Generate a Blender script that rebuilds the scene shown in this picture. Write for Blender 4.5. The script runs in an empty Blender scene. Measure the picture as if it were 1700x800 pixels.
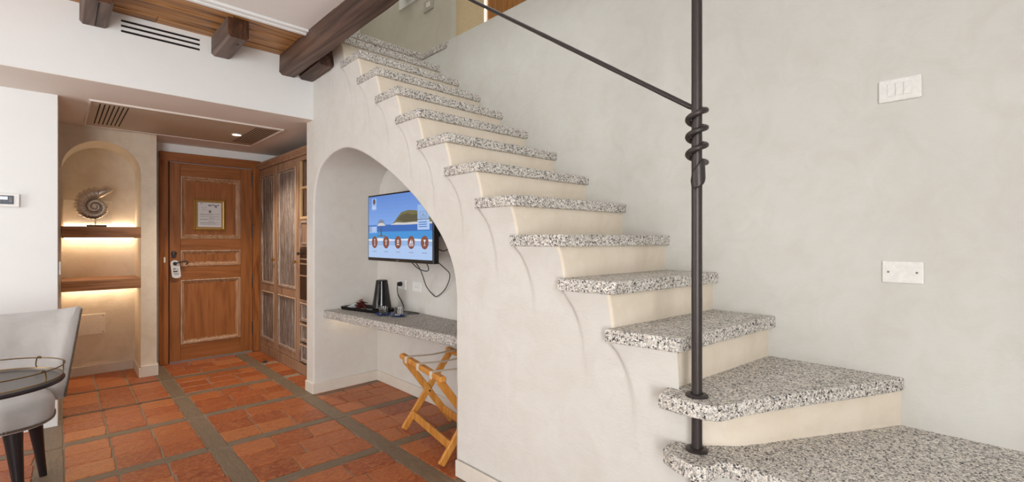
import bpy, bmesh, math, random
from mathutils import Vector, Matrix, noise

# ------------------------------------------------------------------ camera, world, light
SC = bpy.context.scene
COL = SC.collection
R = random.Random(7)
CAM_H = 1.259
cd = bpy.data.cameras.new('camera'); cam = bpy.data.objects.new('camera', cd); COL.objects.link(cam)
cd.sensor_width = 36.0
cd.lens = 772.0 / 1700.0 * 36.0
cd.shift_y = -2.0 / 1700.0
cd.clip_start = 0.02
cam.location = (0, 0, CAM_H)
cam.rotation_euler = (math.radians(90), 0, math.radians(45.66 - 90))
SC.camera = cam
SC.view_settings.view_transform = 'Standard'
SC.view_settings.look = 'None'
SC.view_settings.exposure = 0.08
SC.view_settings.gamma = 1.0
SC.view_settings.use_curve_mapping = False

w = bpy.data.worlds.new('world'); SC.world = w; w.use_nodes = True
w.node_tree.nodes['Background'].inputs[0].default_value = (0.80, 0.88, 1.0, 1)
w.node_tree.nodes['Background'].inputs[1].default_value = 1.0

def area(name, loc, rot, sx, sy, power, col=(1, 1, 1), spread=180):
    l = bpy.data.lights.new(name, 'AREA'); l.shape = 'RECTANGLE'; l.size = sx; l.size_y = sy
    l.energy = power; l.color = col; l.spread = math.radians(spread)
    o = bpy.data.objects.new(name, l); COL.objects.link(o); o.location = loc; o.rotation_euler = rot
    return o
H90 = math.radians(90)
area('window_daylight', (-1.75, -2.10, 1.25), (H90, 0, 0), 1.4, 2.2, 138, (0.975, 0.985, 1.0))           # glass door behind the camera, shining to +y
area('side_window_daylight', (-2.68, 3.3, 1.35), (H90, 0, -H90), 1.2, 1.9, 39, (0.965, 0.985, 1.0))      # window on the left, shining to +x
area('stairwell_fill', (2.6, 0.6, 5.12), (0, 0, 0), 2.4, 3.2, 12, (0.98, 0.99, 1.0))                # soft fill lamp added over the stairwell, below a closed ceiling
area('landing_fill', (2.0, 3.0, 5.12), (0, 0, 0), 1.6, 2.4, 25, (1.0, 0.97, 0.92))         # second added fill, above the upper landing; no roof opening there

# ------------------------------------------------------------------ helpers
def lin(c):
    return tuple(((x / 255.0) / 12.92 if x / 255.0 <= 0.04045 else ((x / 255.0 + 0.055) / 1.055) ** 2.4) for x in c) + (1.0,)

WORLD = {}
def wpos(o): return WORLD.get(o.name, Vector((0, 0, 0)))

def empty(name, loc, label=None, cat=None, group=None, parent=None, kind=None):
    o = bpy.data.objects.new(name, None); COL.objects.link(o)
    o.empty_display_size = 0.05
    L = Vector(loc); WORLD[o.name] = L
    if parent: o.parent = parent; o.location = L - wpos(parent)
    else: o.location = L
    tag(o, label, cat, group, kind)
    return o

def tag(o, label=None, cat=None, group=None, kind=None):
    if label: o['label'] = label
    if cat: o['category'] = cat
    if group: o['group'] = group
    if kind: o['kind'] = kind
    return o

def link(name, me, mats, parent=None, smooth=False, origin=None):
    for m in (mats if isinstance(mats, (list, tuple)) else [mats]): me.materials.append(m)
    vs = me.vertices
    if origin is None:
        if len(vs):
            lo = Vector([min(v.co[i] for v in vs) for i in range(3)]); hi = Vector([max(v.co[i] for v in vs) for i in range(3)])
            origin = (lo + hi) / 2
        else: origin = Vector((0, 0, 0))
    origin = Vector(origin)
    me.transform(Matrix.Translation(-origin))
    if smooth:
        for p in me.polygons: p.use_smooth = True
        if not name.startswith('wall'): me.set_sharp_from_angle(angle=math.radians(48))
    o = bpy.data.objects.new(name, me); COL.objects.link(o)
    WORLD[o.name] = origin
    if parent: o.parent = parent; o.location = origin - wpos(parent)
    else: o.location = origin
    return o

def pyd(name, v, f, mats, parent=None, smooth=False, mi=None, fixn=False):
    me = bpy.data.meshes.new(name); me.from_pydata([tuple(x) for x in v], [], f)
    if mi: 
        for p, i in zip(me.polygons, mi): p.material_index = i
    if fixn:
        bm = bmesh.new(); bm.from_mesh(me); bmesh.ops.remove_doubles(bm, verts=bm.verts, dist=1e-5)
        bmesh.ops.recalc_face_normals(bm, faces=bm.faces); bm.to_mesh(me); bm.free()
    me.update()
    return link(name, me, mats, parent, smooth)

def bmo(name, bm, mats, parent=None, smooth=False):
    me = bpy.data.meshes.new(name); bm.to_mesh(me); bm.free()
    return link(name, me, mats, parent, smooth)

def add_box(bm, x0, x1, y0, y1, z0, z1, bevel=0.0, seg=1, rot=None):
    r = bmesh.ops.create_cube(bm, size=1.0)
    for v in r['verts']:
        v.co = Vector(((x0 + x1) / 2 + v.co.x * (x1 - x0), (y0 + y1) / 2 + v.co.y * (y1 - y0), (z0 + z1) / 2 + v.co.z * (z1 - z0)))
    if bevel > 0:
        es = list({e for v in r['verts'] for e in v.link_edges})
        bmesh.ops.bevel(bm, geom=es, offset=bevel, segments=seg, affect='EDGES', profile=0.6)
    return r['verts']

def box(name, x0, x1, y0, y1, z0, z1, mats, parent=None, bevel=0.0, seg=1, smooth=False):
    bm = bmesh.new(); add_box(bm, x0, x1, y0, y1, z0, z1, bevel, seg)
    return bmo(name, bm, mats, parent, smooth)

def obox(name, a, b, wdt, hgt, mats, parent=None, up=(0, 0, 1), bevel=0.0):
    """a straight bar of rectangular section from a to b"""
    a = Vector(a); b = Vector(b); d = (b - a); L = d.length; d.normalize(); up = Vector(up)
    s = d.cross(up).normalized(); u = s.cross(d).normalized()
    bm = bmesh.new(); add_box(bm, -wdt / 2, wdt / 2, 0, L, -hgt / 2, hgt / 2, bevel)
    M = Matrix((s, d, u)).transposed().to_4x4(); M.translation = a
    bm.transform(M)
    return bmo(name, bm, mats, parent)

def tube_data(pts, r, n=10, closed=False):
    pts = [Vector(p) for p in pts]; N = len(pts)
    rr = r if isinstance(r, (list, tuple)) else [r] * N
    V = []; F = []
    prev = None
    for i, p in enumerate(pts):
        if closed: t = (pts[(i + 1) % N] - pts[i - 1]).normalized()
        else: t = (pts[min(i + 1, N - 1)] - pts[max(i - 1, 0)]).normalized()
        if prev is None:
            a = Vector((0, 0, 1)) if abs(t.z) < 0.9 else Vector((1, 0, 0))
            u = t.cross(a).normalized()
        else:
            u = (prev - t * prev.dot(t)).normalized()
        prev = u; q = t.cross(u)
        for k in range(n):
            an = 2 * math.pi * k / n
            V.append(p + (u * math.cos(an) + q * math.sin(an)) * rr[i])
    M = N if closed else N - 1
    for i in range(M):
        j = (i + 1) % N
        for k in range(n):
            k2 = (k + 1) % n
            F.append((i * n + k, i * n + k2, j * n + k2, j * n + k))
    if not closed:
        F.append(tuple(range(n))[::-1]); F.append(tuple((N - 1) * n + k for k in range(n)))
    return V, F

def tube(name, pts, r, mats, parent=None, n=10, closed=False, smooth=True):
    V, F = tube_data(pts, r, n, closed)
    return pyd(name, V, F, mats, parent, smooth, fixn=True)

def lathe_data(prof, c, n=24):
    V = []; F = []
    for (r, z) in prof:
        for k in range(n):
            a = 2 * math.pi * k / n
            V.append((c[0] + r * math.cos(a), c[1] + r * math.sin(a), c[2] + z))
    for i in range(len(prof) - 1):
        for k in range(n):
            k2 = (k + 1) % n
            F.append((i * n + k, i * n + k2, (i + 1) * n + k2, (i + 1) * n + k))
    closed = prof[0] == prof[-1]
    if prof[0][0] > 1e-6 and not closed: F.append(tuple(range(n))[::-1])
    if prof[-1][0] > 1e-6 and not closed: F.append(tuple((len(prof) - 1) * n + k for k in range(n)))
    return V, F

def lathe(name, prof, c, mats, parent=None, n=24, smooth=True):
    V, F = lathe_data(prof, c, n)
    return pyd(name, V, F, mats, parent, smooth, fixn=True)

def smooth_path(pts, k=6):
    """Catmull-Rom through the points"""
    P = [Vector(p) for p in pts]; out = []
    for i in range(len(P) - 1):
        p0 = P[max(i - 1, 0)]; p1 = P[i]; p2 = P[i + 1]; p3 = P[min(i + 2, len(P) - 1)]
        for j in range(k):
            t = j / k
            out.append(0.5 * ((2 * p1) + (-p0 + p2) * t + (2 * p0 - 5 * p1 + 4 * p2 - p3) * t * t + (-p0 + 3 * p1 - 3 * p2 + p3) * t ** 3))
    out.append(P[-1]); return out

def grid_sheet(us, vs, holes, f):
    """sheet with rectangular holes; f(u,v)->point"""
    V = []; F = []
    idx = {}
    for i, u in enumerate(us):
        for j, v in enumerate(vs):
            idx[i, j] = len(V); V.append(f(u, v))
    for i in range(len(us) - 1):
        for j in range(len(vs) - 1):
            cu = (us[i] + us[i + 1]) / 2; cv = (vs[j] + vs[j + 1]) / 2
            if any(h[0] < cu < h[1] and h[2] < cv < h[3] for h in holes): continue
            F.append((idx[i, j], idx[i + 1, j], idx[i + 1, j + 1], idx[i, j + 1]))
    return V, F

def solidify(o, t, off=-1):
    m = o.modifiers.new('thickness', 'SOLIDIFY'); m.thickness = t; m.offset = off; return o

# ------------------------------------------------------------------ materials
def newmat(name):
    m = bpy.data.materials.new(name); m.use_nodes = True
    nt = m.node_tree; b = nt.nodes['Principled BSDF']
    return m, nt, b
def nd(nt, t, **kw):
    n = nt.nodes.new(t)
    for k, v in kw.items():
        if k.startswith('i_'):
            n.inputs[k[2:].replace('_', ' ')].default_value = v
        else: setattr(n, k, v)
    return n
def ramp(nt, fac, stops, interp='LINEAR'):
    r = nt.nodes.new('ShaderNodeValToRGB'); r.color_ramp.interpolation = interp
    e = r.color_ramp.elements
    while len(e) > len(stops): e.remove(e[-1])
    while len(e) < len(stops): e.new(0.5)
    for s, (p, c) in zip(e, stops): s.position = p; s.color = c
    nt.links.new(fac, r.inputs[0]); return r
def coords(nt, scale=(1, 1, 1), rand=False, kind='Object'):
    tc = nt.nodes.new('ShaderNodeTexCoord'); mp = nt.nodes.new('ShaderNodeMapping')
    mp.inputs['Scale'].default_value = scale
    nt.links.new(tc.outputs[kind], mp.inputs[0])
    if rand:
        oi = nt.nodes.new('ShaderNodeObjectInfo'); mu = nd(nt, 'ShaderNodeMath', operation='MULTIPLY'); mu.inputs[1].default_value = 37.0
        nt.links.new(oi.outputs['Random'], mu.inputs[0])
        cx = nt.nodes.new('ShaderNodeCombineXYZ')
        for i in range(3): nt.links.new(mu.outputs[0], cx.inputs[i])
        nt.links.new(cx.outputs[0], mp.inputs['Location'])
    return mp
def noise_n(nt, vec, scale, detail=4, rough=0.55, dist=0.0):
    n = nd(nt, 'ShaderNodeTexNoise'); n.inputs['Scale'].default_value = scale; n.inputs['Detail'].default_value = detail
    n.inputs['Roughness'].default_value = rough; n.inputs['Distortion'].default_value = dist
    nt.links.new(vec.outputs[0], n.inputs['Vector']); return n
def bump(nt, b, h, strength, dist=0.01):
    bp = nd(nt, 'ShaderNodeBump'); bp.inputs['Strength'].default_value = strength; bp.inputs['Distance'].default_value = dist
    nt.links.new(h, bp.inputs['Height']); nt.links.new(bp.outputs[0], b.inputs['Normal']); return bp
def mixc(nt, fac, a, b_):
    m = nd(nt, 'ShaderNodeMix', data_type='RGBA')
    if isinstance(fac, float): m.inputs[0].default_value = fac
    else: nt.links.new(fac, m.inputs[0])
    for s, i in ((a, 6), (b_, 7)):
        if isinstance(s, tuple): m.inputs[i].default_value = s
        else: nt.links.new(s, m.inputs[i])
    return m.outputs[2]

def plain(name, col, rough=0.5, metal=0.0, spec=None, emis=None, es=1.0):
    m, nt, b = newmat(name); b.inputs['Base Color'].default_value = col; b.inputs['Roughness'].default_value = rough; b.inputs['Metallic'].default_value = metal
    if spec is not None: b.inputs['Specular IOR Level'].default_value = spec
    if emis: b.inputs['Emission Color'].default_value = emis; b.inputs['Emission Strength'].default_value = es
    mp = coords(nt); n = noise_n(nt, mp, 60, 3); r = ramp(nt, n.outputs[0], [(0.3, tuple(c * 0.94 for c in col[:3]) + (1,)), (0.7, tuple(min(1, c * 1.05) for c in col[:3]) + (1,))])
    nt.links.new(r.outputs[0], b.inputs['Base Color'])
    return m

def plaster(name, c1, c2, c3, bs=0.25, mott=1.0):
    m, nt, b = newmat(name)
    mp = coords(nt)
    n1 = noise_n(nt, mp, 1.7, 5, 0.6, 0.4); n2 = noise_n(nt, mp, 7.0, 6, 0.65, 0.8)
    mp2 = coords(nt, (1.0, 1.0, 3.0)); n3 = noise_n(nt, mp2, 14, 6, 0.7, 1.2)
    a = ramp(nt, n1.outputs[0], [(0.35, c1), (0.68, c2)])
    f = ramp(nt, n2.outputs[0], [(0.42, (0, 0, 0, 1)), (0.75, (mott * 0.55,) * 3 + (1,))])
    c = mixc(nt, f.outputs[0], a.outputs[0], c3)
    nt.links.new(c, b.inputs['Base Color']); b.inputs['Roughness'].default_value = 0.75; b.inputs['Specular IOR Level'].default_value = 0.25
    ad = nd(nt, 'ShaderNodeMath', operation='ADD'); nt.links.new(n2.outputs[0], ad.inputs[0]); nt.links.new(n3.outputs[0], ad.inputs[1])
    bump(nt, b, ad.outputs[0], bs, 0.008)
    return m

def granite(name, scale=150.0, bright=1.0):
    m, nt, b = newmat(name)
    mp = coords(nt)
    nz = noise_n(nt, mp, scale * 0.8, 2)
    va = nd(nt, 'ShaderNodeVectorMath', operation='MULTIPLY_ADD'); va.inputs[1].default_value = (0.012, 0.012, 0.012)
    nt.links.new(nz.outputs['Color'], va.inputs[0]); nt.links.new(mp.outputs[0], va.inputs[2])
    v = nd(nt, 'ShaderNodeTexVoronoi'); v.inputs['Scale'].default_value = scale; nt.links.new(va.outputs[0], v.inputs['Vector'])
    sep = nd(nt, 'ShaderNodeSeparateColor'); nt.links.new(v.outputs['Color'], sep.inputs[0])
    k = bright
    def g(r_, g_, b_): return (r_ * k, g_ * k, b_ * k, 1)
    r1 = ramp(nt, sep.outputs[0], [(0.0, g(.035, .035, .04)), (0.10, g(.15, .145, .14)), (0.18, g(.36, .34, .32)), (0.34, g(.50, .47, .43)), (0.55, g(.60, .545, .48)), (0.70, g(.68, .64, .585)), (0.86, g(.77, .735, .68))], 'CONSTANT')
    v2 = nd(nt, 'ShaderNodeTexVoronoi'); v2.inputs['Scale'].default_value = scale * 2.4; nt.links.new(va.outputs[0], v2.inputs['Vector'])
    s2 = nd(nt, 'ShaderNodeSeparateColor'); nt.links.new(v2.outputs['Color'], s2.inputs[0])
    r2 = ramp(nt, s2.outputs[1], [(0.0, (0.10, 0.10, 0.10, 1)), (0.12, (1, 1, 1, 1))], 'CONSTANT')
    mm = nd(nt, 'ShaderNodeMix', data_type='RGBA', blend_type='MULTIPLY'); mm.inputs[0].default_value = 0.75
    nt.links.new(r1.outputs[0], mm.inputs[6]); nt.links.new(r2.outputs[0], mm.inputs[7])
    nt.links.new(mm.outputs[2], b.inputs['Base Color']); b.inputs['Roughness'].default_value = 0.55; b.inputs['Specular IOR Level'].default_value = 0.35
    bump(nt, b, sep.outputs[0], 0.25, 0.002)
    return m

def wood(name, cols, axis='Z', rough=0.45, scale=26.0, stretch=0.07, rings=True, wax=None, bs=0.15, rand=True, wamt=0.8):
    m, nt, b = newmat(name)
    s = [1.0, 1.0, 1.0]; s['XYZ'.index(axis)] = stretch
    mp = coords(nt, tuple(s), rand)
    n = noise_n(nt, mp, scale, 8, 0.65, 0.6)
    n0 = noise_n(nt, mp, scale * 0.22, 3, 0.5, 0.5)
    wv = nd(nt, 'ShaderNodeMath', operation='MULTIPLY'); wv.inputs[1].default_value = 9.0; nt.links.new(n0.outputs[0], wv.inputs[0])
    fr = nd(nt, 'ShaderNodeMath', operation='PINGPONG'); fr.inputs[1].default_value = 0.5; nt.links.new(wv.outputs[0], fr.inputs[0])
    mx = nd(nt, 'ShaderNodeMath', operation='MULTIPLY_ADD'); mx.inputs[1].default_value = 0.55 if rings else 0.15
    nt.links.new(fr.outputs[0], mx.inputs[0]); nt.links.new(n.outputs[0], mx.inputs[2])
    r = ramp(nt, mx.outputs[0], [(0.38, cols[0]), (0.62, cols[1]), (0.90, cols[2])])
    out = r.outputs[0]
    if wax:
        n2 = noise_n(nt, mp, scale * 2.0, 6, 0.8, 0.3)
        f = ramp(nt, n2.outputs[0], [(0.50, (0, 0, 0, 1)), (0.62, (wamt,) * 3 + (1,))])
        out = mixc(nt, f.outputs[0], out, wax)
    nt.links.new(out, b.inputs['Base Color']); b.inputs['Roughness'].default_value = rough; b.inputs['Specular IOR Level'].default_value = 0.35
    bump(nt, b, n.outputs[0], bs, 0.003)
    return m

M_WALL = plaster('beige_lime_plaster', lin((211, 209, 203)), lin((217, 216, 210)), lin((204, 199, 190)))
M_STAIR = plaster('stair_plaster', lin((217, 213, 206)), lin((222, 219, 213)), lin((209, 202, 193)), 0.3)
M_RISER = plaster('riser_plaster', lin((232, 220, 202)), lin((236, 226, 210)), lin((220, 204, 182)), 0.3)
M_NICHE = plaster('niche_plaster', lin((222, 208, 188)), lin((229, 217, 199)), lin((208, 192, 169)), 0.25, 1.3)
M_WHITE = plaster('white_paint', lin((237, 238, 237)), lin((240, 241, 240)), lin((233, 233, 232)), 0.06, 0.5)
M_CEIL = plaster('ceiling_white', lin((238, 233, 229)), lin((240, 236, 232)), lin((234, 229, 224)), 0.04, 0.5)
M_SOFFIT = plaster('soffit_paint', lin((228, 217, 208)), lin((231, 221, 212)), lin((224, 212, 202)), 0.04, 0.5)
M_GRAYW = plaster('upper_grey_plaster', lin((196, 190, 175)), lin((203, 197, 183)), lin((188, 181, 165)), 0.1)
M_BASE = plaster('stone_baseboard', lin((220, 211, 199)), lin((226, 218, 207)), lin((210, 199, 184)), 0.1)
M_GRAN = granite('granite', 200.0, 1.16)
M_DESKG = granite('grey_granite', 215.0, 1.0)
M_DOOR_V = wood('oak_door', (lin((128, 76, 36)), lin((148, 90, 46)), lin((162, 102, 56))), 'Z')
M_DOOR_H = wood('oak_door_rail', (lin((128, 76, 36)), lin((148, 90, 46)), lin((162, 102, 56))), 'X')
M_DOOR_W = wood('waxed_oak_moulding', (lin((120, 72, 38)), lin((152, 98, 58)), lin((172, 120, 78))), 'Z', wax=lin((196, 168, 140)), wamt=0.7)
M_WAXED = wood('white_waxed_arris', (lin((146, 106, 74)), lin((176, 144, 116)), lin((196, 168, 144))), 'Z', 0.6, 30, 0.1)
M_FRAME_O = wood('oak_frame', (lin((112, 62, 26)), lin((150, 90, 42)), lin((170, 106, 54))), 'Z')
M_CAB = wood('brushed_wardrobe', (lin((112, 82, 62)), lin((154, 118, 92)), lin((172, 136, 108))), 'Z', 0.6, 40, 0.06)
M_CABP = wood('limed_panel', (lin((64, 47, 38)), lin((104, 82, 70)), lin((124, 104, 92))), 'Z', 0.65, 55, 0.04, wax=lin((196, 190, 184)), wamt=0.85, bs=0.4)
M_CABL = wood('light_wood_edge', (lin((190, 150, 104)), lin((206, 168, 120)), lin((216, 180, 134))), 'Z', 0.55, 30, 0.06)
M_PLANK = wood('ceiling_plank', (lin((86, 52, 24)), lin((164, 114, 62)), lin((200, 150, 94))), 'X', 0.45, 20, 0.09)
M_BEAM = wood('dark_beam_y', (lin((46, 32, 26)), lin((80, 58, 48)), lin((118, 92, 78))), 'Y', 0.5, 18, 0.05, bs=0.4)
M_BEAMG = wood('grey_beam_end', (lin((70, 54, 46)), lin((102, 84, 75)), lin((126, 108, 98))), 'Y', 0.6, 18, 0.05, bs=0.4)
M_SHELF = wood('niche_shelf_wood', (lin((132, 88, 56)), lin((170, 120, 82)), lin((188, 140, 102))), 'X', 0.5, 24, 0.06)
M_RACK = wood('beech_rack', (lin((186, 120, 48)), lin((214, 150, 74)), lin((226, 168, 92))), 'Z', 0.4, 30, 0.08, rings=False)
M_UPWOOD = wood('upper_wardrobe_wood', (lin((130, 82, 34)), lin((166, 110, 52)), lin((180, 124, 64))), 'Z', 0.5)
M_IRON = plain('wrought_iron', lin((68, 62, 61)), 0.40, 0.5)
M_BLACK = plain('black_plastic', lin((20, 19, 20)), 0.3)
M_GLOSSB = plain('gloss_black', lin((14, 13, 15)), 0.12)
M_DARK = plain('dark_wood_and_shade', lin((26, 20, 18)), 0.9)  # painted shade inside slots; also dark boards, knot and crack
M_WHITEP = plain('white_plastic', lin((236, 235, 231)), 0.35)
M_GREYP = plain('grey_screw', lin((130, 130, 128)), 0.5, 0.4)
M_COVER = plain('cream_cover_plate', lin((238, 228, 214)), 0.5)
M_SILVER = plain('antique_silver', lin((206, 196, 184)), 0.34, 0.75)
M_BRASS = plain('brass', lin((176, 140, 72)), 0.3, 0.9)
M_GILT = plain('gilt_frame', lin((186, 150, 76)), 0.35, 0.7)
M_BRONZE = plain('bronze_gallery', lin((122, 96, 62)), 0.3, 0.85)
M_LEG = plain('dark_lacquer_leg', lin((30, 26, 30)), 0.3)
M_PAPER = plain('paper', lin((218, 216, 216)), 0.7)
M_INK = plain('grey_print', lin((132, 130, 134)), 0.8)
M_INKD = plain('dark_print', lin((66, 62, 66)), 0.8)
M_STRAP = plain('cream_webbing', lin((214, 200, 180)), 0.85)
M_BLUE = plain('blue_glaze', lin((38, 74, 140)), 0.2)
M_PANEL = plain('access_panel_paint', lin((190, 172, 152)), 0.6)
M_TABLETOP = plain('dark_tray_top', lin((92, 86, 82)), 0.35)
M_TEAW = plain('white_sachet', lin((226, 230, 232)), 0.5)
M_TEAB = plain('brown_wrapper', lin((82, 38, 34)), 0.25)
M_TEAR = plain('red_wrapper', lin((150, 66, 62)), 0.3)
M_CREAMW = plain('upper_cream_panel', lin((212, 190, 150)), 0.6)

def emit(name, col, s):
    m, nt, b = newmat(name); b.inputs['Base Color'].default_value = (.01, .01, .01, 1)
    b.inputs['Emission Color'].default_value = col; b.inputs['Emission Strength'].default_value = s; return m
M_LED = emit('warm_led', (1.0, 0.82, 0.56, 1), 26.0)
M_LEDUP = emit('warm_led_upper', (1.0, 0.85, 0.6, 1), 5.0)
M_LAMP = emit('downlight_glow', (1.0, 0.86, 0.62, 1), 12.0)

m, nt, b = newmat('clear_glass'); M_GLASS = m
b.inputs['Base Color'].default_value = (1, 1, 1, 1); b.inputs['Roughness'].default_value = 0.02; b.inputs['Transmission Weight'].default_value = 1.0; b.inputs['IOR'].default_value = 1.45

m, nt, b = newmat('grey_velvet'); M_VELVET = m
mp = coords(nt); n1 = noise_n(nt, mp, 5, 5, 0.6, 0.5); n2 = noise_n(nt, mp, 240, 3)
r = ramp(nt, n1.outputs[0], [(0.3, lin((166, 161, 158))), (0.7, lin((192, 188, 185)))])
nt.links.new(r.outputs[0], b.inputs['Base Color']); b.inputs['Roughness'].default_value = 0.85
b.inputs['Sheen Weight'].default_value = 0.4; b.inputs['Specular IOR Level'].default_value = 0.2
bump(nt, b, n2.outputs[0], 0.2, 0.002)

m, nt, b = newmat('terracotta'); M_TILE = m
mp = coords(nt, (1, 1, 1), True)
oi = nt.nodes.new('ShaderNodeObjectInfo')
base = ramp(nt, oi.outputs['Random'], [(0.0, lin((138, 62, 30))), (0.25, lin((162, 82, 42))), (0.45, lin((182, 106, 60))), (0.6, lin((144, 68, 36))), (0.8, lin((168, 88, 46))), (1.0, lin((192, 120, 70)))])
n1 = noise_n(nt, mp, 7, 5, 0.6, 1.0); n2 = noise_n(nt, mp, 60, 5, 0.7)
mp2 = coords(nt, (1, 4, 1), True); n3 = noise_n(nt, mp2, 9, 4, 0.6, 0.6)
f1 = ramp(nt, n1.outputs[0], [(0.42, (0, 0, 0, 1)), (0.64, (0.85, 0.85, 0.85, 1))])
c1 = mixc(nt, f1.outputs[0], base.outputs[0], lin((188, 116, 66)))
f2 = ramp(nt, n3.outputs[0], [(0.46, (0, 0, 0, 1)), (0.66, (0.75, 0.75, 0.75, 1))])
c2 = mixc(nt, f2.outputs[0], c1, lin((120, 52, 28)))
f3 = ramp(nt, n2.outputs[0], [(0.58, (0, 0, 0, 1)), (0.8, (0.35, 0.35, 0.35, 1))])
c3 = mixc(nt, f3.outputs[0], c2, lin((112, 62, 42)))
nt.links.new(c3, b.inputs['Base Color']); b.inputs['Roughness'].default_value = 0.42; b.inputs['Specular IOR Level'].default_value = 0.4
bump(nt, b, n1.outputs[0], 0.35, 0.006)

m, nt, b = newmat('stone_strip'); M_STRIP = m
mp = coords(nt, (1, 1, 1), True); n1 = noise_n(nt, mp, 9, 6, 0.65, 1.0); n2 = noise_n(nt, mp, 90, 4, 0.7)
r = ramp(nt, n1.outputs[0], [(0.3, lin((106, 87, 68))), (0.7, lin((134, 114, 92)))])
f = ramp(nt, n2.outputs[0], [(0.5, (0, 0, 0, 1)), (0.75, (0.5, 0.5, 0.5, 1))])
nt.links.new(mixc(nt, f.outputs[0], r.outputs[0], lin((82, 68, 54))), b.inputs['Base Color']); b.inputs['Roughness'].default_value = 0.55
bump(nt, b, n2.outputs[0], 0.3, 0.003)

M_MORTAR = plain('mortar', lin((150, 130, 110)), 0.9)
M_LOWG = M_GRAN

# ------------------------------------------------------------------ FLOOR
floor = tag(box('floor', -2.8, 2.7, -2.2, 6.0, -0.10, -0.005, M_MORTAR), kind='structure')

def tile_mesh(seed):
    rr = random.Random(seed); a = 0.5
    out = []
    c = 0.05
    for (x, y) in ((-a + c, -a), (0, -a), (a - c, -a), (a, -a + c), (a, 0), (a, a - c), (a - c, a), (0, a), (-a + c, a), (-a, a - c), (-a, 0), (-a, -a + c)):
        out.append((x + rr.uniform(-.014, .014), y + rr.uniform(-.014, .014)))
    n = len(out); V = []; F = []
    for (x, y) in out: V.append((x, y, -0.006))
    for (x, y) in out: V.append((x * 0.995, y * 0.995, -0.0022))
    for (x, y) in out: V.append((x * 0.965, y * 0.965, 0.0))
    V.append((0, 0, 0.0006))
    for i in range(n):
        j = (i + 1) % n
        F.append((i, j, n + j, n + i)); F.append((n + i, n + j, 2 * n + j, 2 * n + i)); F.append((2 * n + i, 2 * n + j, 3 * n))
    me = bpy.data.meshes.new('floor_tile'); me.from_pydata(V, [], F); me.materials.append(M_TILE)
    for p in me.polygons: p.use_smooth = False
    return me
TILES = [tile_mesh(s) for s in range(10)]
FW = wpos(floor)
def tile(x0, x1, y0, y1, g=0.006, name='floor_tile'):
    o = bpy.data.objects.new(name, R.choice(TILES)); COL.objects.link(o); o.parent = floor
    cx, cy = (x0 + x1) / 2, (y0 + y1) / 2
    o.location = Vector((cx, cy - 0.045 * (cx - 0.7), R.uniform(-0.001, 0.001))) - FW
    o.scale = (x1 - x0 - g, y1 - y0 - g, 1)
    o.rotation_euler = (R.uniform(-.004, .004), R.uniform(-.004, .004), -0.035 + R.uniform(-.006, .006))
    return o
def strip_mesh(seed):
    me = tile_mesh(seed + 50).copy(); me.name = 'stone_strip'; me.materials.clear(); me.materials.append(M_STRIP); return me
STRIPS = [strip_mesh(s) for s in range(5)]
def strip(x0, x1, y0, y1, rot=0.0):
    o = bpy.data.objects.new('stone_strip', R.choice(STRIPS)); COL.objects.link(o); o.parent = floor
    cx, cy = (x0 + x1) / 2, (y0 + y1) / 2
    o.location = Vector((cx, cy - 0.045 * (cx - 0.7), R.uniform(-0.001, 0.0008))) - FW
    o.scale = (x1 - x0 - .001, y1 - y0 - .001, 1); o.rotation_euler = (0, 0, rot); return o

XP = [(-0.80, -0.095), (0.025, 0.652), (0.752, 1.385), (1.49, 2.065)]
YC = [1.30, 1.96, 2.60, 3.275, 3.935, 4.56, 5.19, 5.86]
HW = 0.043
for pi, (xa, xb_) in enumerate(XP):
    for ri in range(len(YC) - 1):
        if pi == 3 and ri < 1: continue
        if pi == 0 and ri > 4: continue
        ya, yb = YC[ri] + (HW if not (pi == 1 and YC[ri] > 4.2) else .02), YC[ri + 1] - (HW if not (pi == 1 and YC[ri + 1] > 4.2) else .02)
        W = xb_ - xa
        # row joints
        hs = [0.333, 0.333, 0.334] if pi != 1 else ([0.36, 0.32, 0.32] if ri % 2 else [0.33, 0.34, 0.33])
        y = ya
        for h in hs:
            y2 = y + h * (yb - ya)
            if pi == 1 or pi == 0:
                cs = [0.335, 0.335, 0.33]
            else:
                mode = R.random()
                cs = [0.34, 0.34, 0.32] if mode < 0.5 else ([0.5, 0.5] if mode < 0.62 else ([0.22, 0.39, 0.39] if mode < 0.8 else [0.38, 0.4, 0.22]))
            x = xa
            for c in cs:
                t_ = tile(x, x + c * W, y, y2, 0.006 if pi != 1 else 0.009)
                if pi == 1: t_.scale.y = y2 - y - .0035
                x += c * W
            y = y2
# longitudinal strips between the junctions, cross strips between the longitudinals
DSTRIP = STRIPS[0].copy(); DSTRIP.materials.clear(); DSTRIP.materials.append(plain('dark_stone_strip', lin((84, 62, 46)), .5))
XS = [(-0.095, 0.025), (0.652, 0.752), (1.385, 1.49)]
for (xa, xb_) in XS:
    for ri in range(len(YC) - 1):
        strip(xa + .002, xb_ - .002, YC[ri] - HW + .004, YC[ri + 1] - HW - .004)
for (xa, xb_) in XP:
    for y in YC[1:-1]:
        if xa > 1.4 and y > 3.5 : 
            if y > 4.0: continue
        if xa == 0.025 and y > 4.2: strip(xa - .004, xb_ + .004, y - .019, y + .019, -0.035).data = DSTRIP
        else: strip(xa + .002, xb_ - .002, y - HW + .004, y + HW - .004, -0.035)
strip(1.49, 2.065, 3.815, 3.865)

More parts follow.
